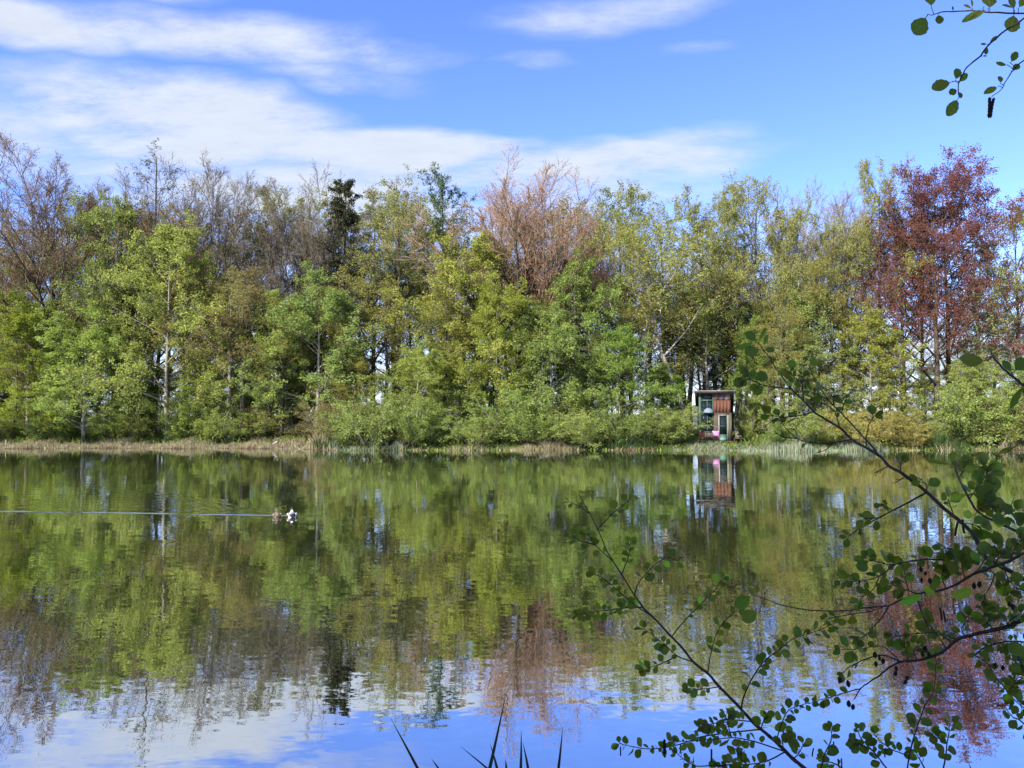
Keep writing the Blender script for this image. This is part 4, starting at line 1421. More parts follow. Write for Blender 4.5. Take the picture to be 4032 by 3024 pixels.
def cone_mesh(n=9, k=8):
    """woody cone: overlapping rings of scales"""
    V, F = [], []
    for i_ in range(n):
        q = i_ / (n - 1)
        r_ = 0.34 * math.sin(PI * min(0.97, 0.08 + 0.86 * q)) ** 0.7
        for (dr, dz_) in ((0.80, 0.0), (1.12, 0.055)):
            for j in range(k):
                a_ = 2 * PI * (j + 0.5 * (i_ % 2)) / k
                rr = r_ * dr * (1.0 + (0.10 if j % 2 else -0.08) * (dr > 1))
                V.append((rr * math.cos(a_), rr * math.sin(a_), -q - dz_))
    rows = 2 * n
    for i_ in range(rows - 1):
        for j in range(k):
            F.append((i_ * k + j, i_ * k + (j + 1) % k, (i_ + 1) * k + (j + 1) % k, (i_ + 1) * k + j))
    return raw_mesh('cone', np.array(V), [np.array(F)], [M_CONE], smooth=False)


CONE = cone_mesh(8, 8)


def catkin_mesh():
    V, F, k, n = [], [], 7, 14
    for i_ in range(n):
        q = i_ / (n - 1)
        r_ = 0.075 * (1.0 if 0 < i_ < n - 1 else 0.35) * (1.12 if i_ % 2 else 0.88)
        for j in range(k):
            a_ = 2 * PI * j / k + i_ * 0.3
            V.append((r_ * math.cos(a_) + 0.05 * math.sin(q * 2.5), r_ * math.sin(a_), -q))
    for i_ in range(n - 1):
        for j in range(k):
            F.append((i_ * k + j, i_ * k + (j + 1) % k, (i_ + 1) * k + (j + 1) % k, (i_ + 1) * k + j))
    return raw_mesh('catkin', np.array(V), [np.array(F)], [M_CONE], smooth=True)


CATKIN = catkin_mesh()
ar = np.random.default_rng(20)
arng = random.Random(21)
LEAFG = (0.100, 0.135, 0.014)
SUNLIT_LEAF = (0.21, 0.32, 0.035)  # lighter leaf colour with direct sunlight painted in


class Alder:
    def __init__(self, name, base, label):
        self.root = empty(name, base, label, 'tree')
        self.base = np.array(base, float)
        self.lines = []           # (pixel polyline with depth, branch object)
        self.nl = 0

    def depth_at(self, x, y):
        best = None
        for ln, br in self.lines:
            a_, b_ = ln[:-1], ln[1:]
            ab = b_[:, :2] - a_[:, :2]
            tt = np.clip(((np.array((x, y)) - a_[:, :2]) * ab).sum(1) / np.maximum((ab ** 2).sum(1), 1e-6), 0, 1)
            q = a_ + (b_ - a_) * tt[:, None]
            d = np.hypot(q[:, 0] - x, q[:, 1] - y)
            i_ = int(d.argmin())
            if best is None or d[i_] < best[0]:
                best = (d[i_], q[i_], br)
        return best

    def smooth(self, ln, per=4):
        """Catmull-Rom through the traced points"""
        ln = np.asarray(ln, float)
        p = np.vstack([2 * ln[0] - ln[1], ln, 2 * ln[-1] - ln[-2]])
        out = []
        for i_ in range(len(ln) - 1):
            for q in np.arange(per) / per:
                a_, b_, c_, d_ = p[i_:i_ + 4]
                out.append(0.5 * (2 * b_ + (c_ - a_) * q + (2 * a_ - 5 * b_ + 4 * c_ - d_) * q ** 2 + (3 * b_ - a_ - 3 * c_ + d_) * q ** 3))
        out.append(ln[-1])
        return np.array(out)

    def limb(self, pts, Y0, Y1, w0, w1, root=None, leafy=None, name='branch'):
        """main branch, from its root to its tip; w in photo pixels; root = extra 3-D points from the trunk"""
        n = len(pts)
        ln = np.column_stack([np.asarray(pts, float), np.linspace(Y0, Y1, n)])
        ln = self.smooth(ln)
        w = np.array([P(*q) for q in ln]) - self.base
        rad = np.linspace(w0, w1, len(ln)) * ln[:, 2] / FPX / 2
        if root is not None:
            rt = np.array([np.asarray(q, float) - self.base for q in root])
            allp = self.smooth(np.vstack([rt, w[0]]), 5)[:-1]
            w = np.vstack([allp, w])
            rad = np.concatenate([np.linspace(rad[0] * 1.7, rad[0], len(allp)), rad])
        rad = rad * (1 + 0.10 * ar.normal(0, 1, len(rad)).clip(-1, 1))
        w[1:-1] += ar.normal(0, 0.0008, w[1:-1].shape)
        mb = MB()
        mb.tube(w, rad, 7)
        br = mb.build(name, M_ATWIG, self.root, smooth=True)
        self.lines.append((ln, br))
        if leafy:
            self.dress(ln, br, **leafy)
        return br

    def twig(self, pts, w0=5.0, w1=2.6, dY=None, gap=34, size=(26, 46), start=0.22, n=1.35, buds=True, leaves_=True, young=0.04):  # young: share of leaves given the painted sunlit colour
        hit = self.depth_at(*pts[0])
        Y0 = hit[1][2]
        pts = np.asarray(pts, float)
        pts[0] = hit[1][:2]
        L = np.hypot(*np.diff(pts, axis=0).T).sum()
        if dY is None:
            dY = arng.uniform(-0.5, 0.5) * L / 400
        ln = np.column_stack([pts, np.linspace(Y0, Y0 + dY, len(pts))])
        ln = self.smooth(ln)
        w = np.array([P(*q) for q in ln]) - self.base
        w[1:-1] += ar.normal(0, 0.0006, w[1:-1].shape)
        rad = np.linspace(w0, w1, len(ln)) * ln[:, 2] / FPX / 2
        mb = MB()
        mb.tube(w, rad, 5)
        if buds:
            tip, dr = w[-1], nz(w[-1] - w[-2])
            for q in range(arng.randint(4, 9)):      # bare side spurs with buds
                t_ = arng.uniform(0.55, 1.0)
                i_ = int(t_ * (len(w) - 1))
                d = nz(dr * 0.9 + ar.normal(0, 0.6, 3))
                l_ = arng.uniform(0.012, 0.035)
                mb.tube([w[i_], w[i_] + d * l_ * 0.7, w[i_] + d * l_], [0.0014, 0.0012, 0.0010], 4)
                e_ = w[i_] + d * l_
                mb.tube([e_, e_ + d * 0.004, e_ + d * 0.009], [0.0010, 0.0028, 0.0006], 5)
        tw = mb.build('twig', M_ATWIG, hit[2], smooth=True)
        self.lines.append((ln, hit[2]))
        if leaves_:
            self.dress(ln, hit[2], gap, size, start, n, young)
        return tw

    def dress(self, ln, br, gap=34, size=(26, 46), start=0.22, n=1.35, young=0.04):  # young: chance that a leaf is coloured as if sunlit
        seg = np.hypot(*np.diff(ln[:, :2], axis=0).T)
        cum = np.concatenate([[0], np.cumsum(seg)])
        s_ = cum[-1] * start + arng.uniform(0, gap * 0.5)
        side = arng.choice((-1, 1))
        while s_ < cum[-1] + 2:
            i_ = min(int(np.searchsorted(cum, s_)) - 1, len(seg) - 1)
            i_ = max(i_, 0)
            q = ln[i_] + (ln[i_ + 1] - ln[i_]) * ((s_ - cum[i_]) / max(seg[i_], 1e-6))
            td = (ln[i_ + 1] - ln[i_])[:2]
            td = td / max(np.linalg.norm(td), 1e-6)
            m_ = 1 + (arng.random() < n - 1)
            for _ in range(m_):
                a_ = side * math.radians(arng.uniform(28, 80))
                d2 = np.array((td[0] * math.cos(a_) - td[1] * math.sin(a_), td[0] * math.sin(a_) + td[1] * math.cos(a_)))
                L_ = arng.uniform(*size) * arng.choice((0.7, 1.0, 1.1, 1.3))
                self.leaf(q, q[:2] + d2 * L_, br, SUNLIT_LEAF if arng.random() < young else None)
                side = -side
            s_ += gap * arng.uniform(0.5, 1.2)
        # leaves at the very tip
        td = ln[-1, :2] - ln[-3, :2]
        td /= max(np.linalg.norm(td), 1e-6)
        for a_ in (arng.uniform(-60, -20), arng.uniform(15, 70)):
            a_ = math.radians(a_)
            d2 = np.array((td[0] * math.cos(a_) - td[1] * math.sin(a_), td[0] * math.sin(a_) + td[1] * math.cos(a_)))
            self.leaf(ln[-1], ln[-1, :2] + d2 * arng.uniform(*size), br)

    def leaf(self, q, tip, br, col=None, width=None, tilt=None, mesh=None):
        """leaf from the node q (x, y, depth) to pixel tip"""
        Y = q[2]
        a0 = P(q[0], q[1], Y)
        L_ = math.hypot(tip[0] - q[0], tip[1] - q[1]) * Y / FPX
        dep = L_ * (arng.uniform(-0.5, 0.5) if tilt is None else tilt)
        a1 = P(tip[0], tip[1], Y + dep)
        ax = a1 - a0
        L3 = np.linalg.norm(ax)
        ax = ax / L3
        f_ = np.array((arng.gauss(0, 0.45), -0.75 + arng.gauss(0, 0.5), 0.55 + arng.gauss(0, 0.5)))
        if tilt is not None:
            f_ = np.array((0.1, -1.0, 0.25))
        b_ = np.cross(ax, f_)
        b_ /= max(np.linalg.norm(b_), 1e-6)
        n_ = np.cross(b_, ax)
        wd_ = 1.0 if width is None else width / (math.hypot(tip[0] - q[0], tip[1] - q[1]) * 0.80)
        Mx = np.eye(4)
        Mx[:3, 0] = b_ * L3 * wd_
        Mx[:3, 1] = ax * L3
        Mx[:3, 2] = n_ * L3
        Mx[:3, 3] = a0 - self.base
        o = bpy.data.objects.new('leaf', LEAVES[arng.randrange(5)] if mesh is None else LEAVES[mesh])
        COL.objects.link(o)
        o.parent = br
        o.matrix_basis = Matrix(Mx.tolist())
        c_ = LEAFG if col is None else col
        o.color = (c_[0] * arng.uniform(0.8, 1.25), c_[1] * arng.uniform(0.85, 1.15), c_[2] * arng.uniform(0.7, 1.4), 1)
        self.nl += 1

    def tleaf(self, bx, by, tx, ty, w, young=False):  # young: leaf takes the painted sunlit colour
        """leaf traced from the photograph: base, tip, width in pixels"""
        hit = self.depth_at(bx, by)
        a_ = P(*hit[1]) - self.base
        b_ = P(bx, by, hit[1][2]) - self.base
        if np.linalg.norm(b_ - a_) > 0.002:       # leaf stalk from the twig
            mb_ = MB()
            mb_.tube([a_, (a_ + b_) / 2 + np.array((0, 0, 0.001)), b_ + (b_ - a_) * 0.2], [0.0016, 0.0013, 0.0013], 5)
            mb_.build('stalk', M_ATWIG, hit[2], smooth=True)
        tx, ty = bx + (tx - bx) * 1.14, by + (ty - by) * 1.14
        self.leaf(np.array((bx, by, hit[1][2])), (tx, ty), hit[2], SUNLIT_LEAF if young else None, w * 1.12, arng.uniform(-0.25, 0.25), arng.choice((0, 2)))

    def fruit(self, me, name, x, y, L, lean=0.0):
        hit = self.depth_at(x, y)
        Y = hit[1][2] - 0.01
        o = bpy.data.objects.new(name, me)
        COL.objects.link(o)
        o.parent = hit[2]
        s_ = L * Y / FPX
        o.location = P(x, y, Y) - self.base
        o.scale = (s_,) * 3
        o.rotation_euler = (0, lean + arng.uniform(-0.2, 0.2), arng.uniform(0, 6))
        return o


def tr_(ox, oy, s_, *p):
    return [(ox + x_ * s_, oy + y_ * s_) for x_, y_ in zip(p[::2], p[1::2])]


c3 = lambda *p: tr_(2850, 1280, .3617, *p)
c4 = lambda *p: tr_(3400, 1280, .3618, *p)
c5 = lambda *p: tr_(2200, 1900, .3617, *p)
c6 = lambda *p: tr_(3200, 1850, .3761, *p)
c7 = lambda *p: tr_(2400, 2424, .3617, *p)
c8 = lambda *p: tr_(3200, 2400, .3761, *p)
c2 = lambda *p: tr_(3500, 0, .3014, *p)

BX, BY = 4.35, 3.1
AL = Alder('alder_tree', (BX, BY, float(gz(BX, BY)) - 0.05), 'near alder on the bank with dark twigs, round leaves and black cones overhanging the water')
trunk_pts = [np.array((BX, BY, 0.2)), np.array((BX + 0.05, BY + 0.05, 2.0)), np.array((BX - 0.05, BY, 4.0)), np.array((BX + 0.1, BY - 0.1, 7.0)), np.array((BX, BY, 9.5))]
mb = MB()
mb.tube(AL.smooth(np.array(trunk_pts) - AL.base, 5), np.linspace(0.15, 0.03, 21), 12)
mb.build('trunk', M_BARK, AL.root, smooth=True)
TR = lambda z: (BX, BY, z)

# A: long branch rising to the left in front of the hut shore
A_ = c6(2100, 1080, 1850, 940, 1780, 860, 1680, 680, 1550, 545, 1370, 400, 1190, 230, 940, 40) + c3(1800, 1535, 1700, 1430, 1560, 1340, 1400, 1250, 1280, 1130, 1150, 1050, 980, 940,
     870, 825, 735, 695, 640, 570, 560, 460, 480, 330, 370, 190)
AL.limb([(4110, 2320)] + A_, 3.3, 4.7, 19, 3.2, [TR(1.6), (3.3, 3.2, 1.9)])
AL.limb(c3(1700, 1430, 1560, 1260, 1440, 1130, 1280, 960, 1150, 830, 1060, 710, 990, 590, 930, 440), 3.95, 4.3, 7, 3)
C_ = c8(2212, 110, 2000, 190, 1700, 260, 1520, 310, 1390, 420, 1280, 480, 1100, 530, 920, 550, 800, 610, 700, 690, 560, 780, 500, 830, 430, 940)
AL.limb([(4160, 2400)] + C_, 3.2, 3.9, 17, 3.6, [TR(1.4), (3.4, 3.0, 1.7)])
AL.limb(c6(2212, 680, 2060, 610, 1890, 530, 1720, 430, 1620, 270, 1540, 110, 1500, 0) + c4(1010, 1540, 990, 1490), 3.2, 3.7, 11, 4, [TR(2.0), (3.0, 3.0, 2.3)])
AL.limb(c6(2212, 870, 2050, 960, 1850, 1030, 1650, 1110, 1510, 1200, 1330, 1260, 1100, 1300, 900, 1370, 800, 1420, 600, 1440, 300, 1475, 0, 1470) + [(3090, 2385), (2990, 2350)],
        3.1, 4.2, 12, 3.5, [TR(1.8), (2.9, 2.9, 2.1)])
AL.limb(c4(1747, 660, 1620, 560, 1500, 450, 1410, 340, 1370, 250), 2.5, 2.7, 12, 5, [TR(2.4), (2.6, 2.6, 2.7)])
AL.limb([(4200, 2560)] + c8(2212, 340, 1960, 345, 1780, 410, 1700, 480, 1740, 500, 1830, 570, 1920, 710, 2040, 860, 2130, 960, 2212, 1030), 3.2, 3.4, 6, 4, [TR(1.3), (3.2, 3.1, 1.6)],
        leafy=dict(gap=24, size=(28, 50), n=1.6))
AL.limb([(4200, 3050)] + c8(2212, 1200, 2100, 1130, 2000, 1000), 3.1, 3.4, 7, 3, [TR(0.9), (3.2, 3.1, 1.1)], leafy=dict(gap=24, size=(28, 46), n=1.6))
AL.limb([(4230, 30)] + c2(1765, 170, 1330, 160, 1090, 140, 850, 150, 690, 160, 560, 200), 2.9, 3.1, 8, 3.5, [TR(4.3), (3.2, 3.0, 4.6)])
AL.limb([(4200, -60)] + c2(1765, 245, 1520, 400, 1290, 600, 1200, 730, 1020, 880, 940, 1020, 910, 1100, 905, 1220), 2.9, 3.0, 9, 3.5, [TR(4.6), (3.3, 3.0, 4.9)])
AL.limb([(4200, 130)] + c2(1765, 790, 1690, 850, 1610, 940, 1510, 1090, 1470, 1170, 1370, 1240, 1340, 1270), 2.8, 2.95, 6, 2.5, [TR(4.1), (3.2, 3.0, 4.4)])
# twigs of the upper branch
for p_, kw in ((c3(740, 690, 480, 665, 350, 620, 270, 590), dict(size=(36, 50), start=.6, gap=20, n=1.8)),
               (c3(890, 800, 850, 560), dict(size=(26, 40), start=.5)),
               (c3(980, 940, 850, 980, 690, 1000, 590, 995, 480, 960), dict(size=(30, 44), start=.35, gap=40)),
               (c3(1380, 1255, 1150, 1285, 920, 1275, 810, 1240, 700, 1150, 620, 1050), dict(size=(24, 42), start=.45, gap=50, n=1.1)),
               (c3(1190, 1290, 1120, 1350, 1030, 1390), dict(leaves_=False)),
               (c3(800, 1230, 660, 1220, 560, 1170), dict(leaves_=False)),
               (c3(640, 1000, 560, 1030, 490, 1070), dict(leaves_=False)),
               (c3(1270, 1110, 1215, 960), dict(size=(28, 42), start=.7)),
               (c3(1560, 1310, 1555, 1200, 1585, 1070, 1630, 990), dict(size=(34, 48), start=.75, gap=22, n=1.8)),
               (c3(1930, 1590, 1930, 1480), dict(size=(28, 44), start=.7, n=1.8)),
               (c3(1790, 1540, 1640, 1610), dict(leaves_=False)),
               (c3(1140, 820, 1060, 780, 960, 730), dict(size=(30, 44), start=.3, gap=24)),
               (c3(1280, 960, 1300, 880, 1290, 820), dict(size=(30, 44), start=.4)),
               (c3(1200, 880, 1190, 800, 1210, 740), dict(size=(24, 36), start=.5)),
               (c3(870, 640, 760, 560, 720, 500), dict(size=(30, 46), start=.3, gap=22)),
               (c6(1190, 240, 1000, 340, 830, 430, 640, 530, 450, 640, 370, 700), dict(w0=8, w1=3, size=(26, 48), start=.4, gap=70, n=1.2)),
               (c6(830, 410, 720, 350), dict(size=(26, 38), start=.5)),
               (c6(690, 490, 540, 510), dict(size=(28, 50), start=.5)),
               (c6(1500, 460, 1420, 310), dict(size=(34, 52), start=.6, n=1.8)),
               (c6(960, 90, 870, 130), dict(leaves_=False)),
               (c6(1200, 220, 1190, 150, 1120, 90), dict(size=(34, 44), start=.3, gap=40)),
               (c6(1780, 230, 1800, 80, 1830, -30), dict(size=(40, 60), start=.1, gap=22, n=1.8)),
               (c6(1560, 580, 1640, 560, 1750, 600), dict(size=(46, 66), start=.4, gap=30, n=1.8)),
               (c6(1720, 430, 1850, 370, 1960, 430), dict(size=(46, 66), start=.2, gap=26, n=1.8)),
               (c6(1620, 270, 1700, 250, 1800, 270), dict(size=(46, 66), start=.3, gap=30, n=1.6)),
               (c6(1500, 100, 1560, 40, 1600, -40), dict(size=(40, 56), start=.3, gap=26)),
               (c6(1890, 530, 1990, 480, 2100, 430, 2200, 420), dict(size=(46, 66), start=.15, gap=24, n=1.8)),
               (c6(1780, 880, 1600, 920, 1310, 940, 1180, 935, 1000, 960, 830, 990, 700, 970, 560, 930), dict(w0=9, w1=3, size=(30, 52), start=.15, gap=26, n=1.6)),
               (c6(1560, 910, 1460, 830, 1360, 830), dict(size=(30, 50), start=.3, gap=22, n=1.6)),
               (c6(870, 1030, 700, 1110, 500, 1165, 300, 1160), dict(w0=6, size=(28, 50), start=.25, gap=30, n=1.3)),
               (c6(1060, 1140, 800, 1190, 710, 1120), dict(size=(28, 46), start=.2, gap=28)),
               (c6(700, 1120, 640, 1240, 500, 1350), dict(size=(28, 50), start=.2, gap=24, n=1.5)),
               (c6(1000, 1290, 970, 1150, 960, 1050), dict(size=(30, 46), start=.3, gap=26)),
               (c6(840, 1410, 600, 1480, 300, 1530, 150, 1560), dict(size=(26, 46), start=.5, gap=34)),
               (c6(800, 1430, 720, 1550, 620, 1659) + c8(580, 250, 500, 300), dict(w0=6, size=(28, 46), start=.5, gap=40)),
               (c6(1090, 1340, 1170, 1570, 1230, 1640) + c8(1290, 240, 1400, 290), dict(w0=7, w1=5, size=(28, 48), start=.4, gap=40)),
               (c6(1650, 1110, 1750, 1020, 1800, 930), dict(size=(46, 64), start=.3, gap=22, n=1.8)),
               (c6(1400, 1240, 1350, 1120, 1400, 1020), dict(size=(40, 62), start=.3, gap=20, n=1.9)),
               (c6(1600, 1140, 1560, 1020, 1600, 960), dict(size=(40, 62), start=.3, gap=20, n=1.9)),
               (c6(1850, 1040, 1990, 1180, 2080, 1300), dict(size=(34, 50), start=.2, gap=24, n=1.7)),
               (c6(1990, 980, 2050, 1150, 2150, 1250), dict(size=(34, 54), start=.2, gap=24, n=1.7)),
               (c6(1890, 1020, 1950, 900, 1900, 800), dict(size=(44, 64), start=.2, gap=22, n=1.9)),
               (c6(2060, 950, 2120, 800, 2180, 740), dict(size=(44, 64), start=.2, gap=24, n=1.8)),
               (c6(1830, 1170, 1860, 1220, 1800, 1320, 1780, 1420), dict(size=(28, 40), start=.6)),
               (c6(1780, 1420, 1830, 1520, 1900, 1570, 2040, 1590), dict(size=(30, 52), start=.2, gap=24, n=1.7)),
               (c8(920, 540, 760, 480, 620, 500, 400, 590, 320, 660), dict(w0=7, size=(26, 44), start=.55, gap=36)),
               (c8(1500, 300, 1290, 240, 980, 265, 830, 290), dict(w0=7, size=(30, 50), start=.3, gap=30, n=1.5)),
               (c8(920, 550, 800, 430, 700, 380, 500, 410, 300, 420), dict(size=(28, 52), start=.45, gap=30, n=1.5)),
               (c8(500, 830, 340, 870, 220, 910, 60, 950), dict(size=(26, 44), start=.25, gap=40)),
               (c8(1000, 545, 980, 450, 960, 330), dict(size=(24, 40), start=.2, gap=26)),
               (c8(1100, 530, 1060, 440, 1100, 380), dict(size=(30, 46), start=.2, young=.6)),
               (c8(1390, 400, 1320, 290, 1220, 200, 1170, 90), dict(w0=6, size=(30, 48), start=.3, gap=30, n=1.5)),
               (c8(1600, 280, 1560, 200, 1640, 90), dict(size=(34, 50), start=.25, gap=24, n=1.7)),
               (c8(1900, 220, 1800, 100, 1810, 0), dict(size=(36, 54), start=.2, gap=24, n=1.7)),
               (c8(2000, 180, 2090, 100, 2180, 40), dict(size=(36, 54), start=.2, gap=22, n=1.8)),
               (c8(1950, 345, 2030, 420, 2080, 520, 2150, 560), dict(size=(34, 50), start=.2, gap=22, n=1.8)),
               (c8(2100, 345, 2140, 460, 2190, 600), dict(size=(34, 50), start=.2, gap=22, n=1.8)),
               (c8(2040, 860, 2100, 800, 2120, 700), dict(size=(34, 48), start=.2, gap=22, n=1.7))):
    AL.twig(p_, **kw)
# traced leaves of the twigs against the sky and other plain ground
for (bx, by, tx, ty, w_) in ((510, 190, 340, 440, 205), (560, 110, 520, -120, 185), (645, 178, 665, 295, 125), (1240, 95, 975, 285, 85), (1300, 110, 1080, 240, 60), (1320, 130, 1290, -70, 185),
                             (1640, 165, 1590, 400, 220), (1640, 135, 1590, -20, 115), (1690, 115, 1780, -30, 110), (1630, 110, 1500, 65, 40), (1300, 575, 1410, 480, 60), (1290, 580, 1210, 575, 40),
                             (1290, 605, 1260, 705, 55), (870, 1055, 905, 905, 105), (840, 1065, 590, 1140, 190), (910, 1085, 1005, 975, 80), (905, 1170, 800, 1215, 110), (905, 1190, 945, 1270, 70),
                             (915, 1270, 785, 1485, 150), (1590, 825, 1660, 695, 95), (1560, 855, 1410, 830, 75), (1595, 925, 1700, 850, 90), (1440, 1125, 1270, 1205, 78), (1460, 1095, 1450, 1000, 70),
                             (1090, 120, 990, 65, 50), (1090, 110, 1080, 0, 30), (840, 150, 830, 90, 25), (1215, 735, 1275, 730, 25)):
    (q0, q1) = c2(bx, by, tx, ty)
    AL.tleaf(*q0, *q1, w_ * .3014)
for (bx, by, tx, ty, w_) in ((1355, 385, 1070, 380, 140), (1615, 520, 1530, 400, 100), (1640, 510, 1760, 380, 170), (1747, 640, 1600, 880, 75), (1747, 760, 1725, 680, 40),
                             (985, 1500, 960, 1385, 90), (1010, 1500, 1140, 1435, 60), (990, 1520, 700, 1480, 40), (1330, 1560, 1280, 1400, 140), (1330, 1600, 1200, 1620, 80), (1340, 1620, 1530, 1610, 70),
                             (1670, 1310, 1490, 1390, 60), (1670, 1310, 1610, 1150, 45)):
    (q0, q1) = c4(bx, by, tx, ty)
    AL.tleaf(*q0, *q1, w_ * .3618)
for (bx, by, tx, ty, w_) in ((360, 185, 255, 85, 110), (370, 195, 450, 40, 40), (340, 190, 175, 250, 55), (400, 260, 250, 300, 115), (430, 240, 470, 110, 45), (430, 270, 540, 270, 60),
                             (260, 590, 190, 450, 90), (300, 590, 320, 490, 70), (330, 600, 460, 540, 115), (250, 600, 120, 640, 120), (380, 640, 360, 750, 115), (930, 450, 1000, 380, 90)):
    (q0, q1) = c3(bx, by, tx, ty)
    AL.tleaf(*q0, *q1, w_ * .3617)
# a few leaves with sunlight painted in as a lighter yellow-green
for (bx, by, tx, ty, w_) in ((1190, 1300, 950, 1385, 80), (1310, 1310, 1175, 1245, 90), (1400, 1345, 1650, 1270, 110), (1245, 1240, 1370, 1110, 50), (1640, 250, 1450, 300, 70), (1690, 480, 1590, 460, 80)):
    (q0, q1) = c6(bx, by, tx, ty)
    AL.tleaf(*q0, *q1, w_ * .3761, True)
for (x_, y_) in c8(650, 440, 700, 480, 660, 540, 740, 510, 870, 590, 870, 640, 985, 690, 975, 735, 1180, 380, 1150, 440, 1215, 440, 290, 710, 365, 740, 375, 950, 425, 990, 1915, 560, 1990, 580) \
        + c6(1130, 1010, 1180, 1060, 1140, 1130, 1225, 1130, 1690, 1180, 1750, 1165, 2060, 1380, 2090, 1400):
    AL.fruit(CONE, 'cone', x_, y_, arng.uniform(17, 26))
for (x_, y_, L_) in [(a_[0], a_[1], 58) for a_ in c6(1520, 545, 1570, 515)] + [(a_[0], a_[1], 82) for a_ in c2(1315, 1268)] + [(a_[0], a_[1], 78) for a_ in c2(1372, 1275)] \
        + [(a_[0], a_[1], 50) for a_ in c6(1330, 1440, 1365, 1470)]:
    AL.fruit(CATKIN, 'catkin', x_, y_, L_)

# B: younger alder rising from the water's edge
SX, SY = 2.15, 3.75
AS = Alder('alder_sapling', (SX, SY, float(gz(SX, SY)) - 0.05), 'young alder at the water edge with one long slanting stem and small round leaves')
BR = lambda z: (SX, SY, z)
B_ = c7(2120, 1659, 2000, 1560, 1850, 1410, 1700, 1280, 1550, 1150, 1400, 980, 1200, 780, 1080, 640, 920, 510, 770, 330, 600, 150) + c5(1050, 1490, 920, 1360, 820, 1220, 690, 1010, 530, 750, 440, 540, 340, 340, 215, 120)
AS.limb([(3290, 3140)] + B_, 3.85, 4.9, 16, 2.8, [BR(0.55), (2.05, 3.78, 0.8)], name='stem')
for p_ in (c8(990, 1659, 1030, 1450, 1080, 1270, 1180, 1000, 1260, 870, 1290, 650, 1290, 480), c8(1170, 1659, 1080, 1490), c8(1370, 1659, 1410, 1400, 1440, 1180),
           c8(770, 1659, 640, 1490, 500, 1340, 480, 1260), c8(90, 1659, 130, 1500, 190, 1380, 200, 1250), c8(310, 1659, 200, 1600, 110, 1600)):
    q0 = P(p_[0][0], 3120, 3.75)
    AS.limb(p_, 3.75, 4.0, 6.5, 3, [BR(0.6), (SX * 0.5 + q0[0] * 0.5, SY, 0.85), q0], leafy=dict(gap=26, size=(30, 48), start=0.15, n=1.5), name='stem')
AS.twig(c8(1000, 1530, 860, 1480, 760, 1420, 640, 1310), size=(28, 44), gap=24, n=1.5)
AS.twig(c8(1410, 1400, 1340, 1360, 1280, 1310), size=(34, 50), gap=24, n=1.6)
AS.twig(c8(640, 1490, 560, 1440, 430, 1400), size=(26, 44), gap=30)
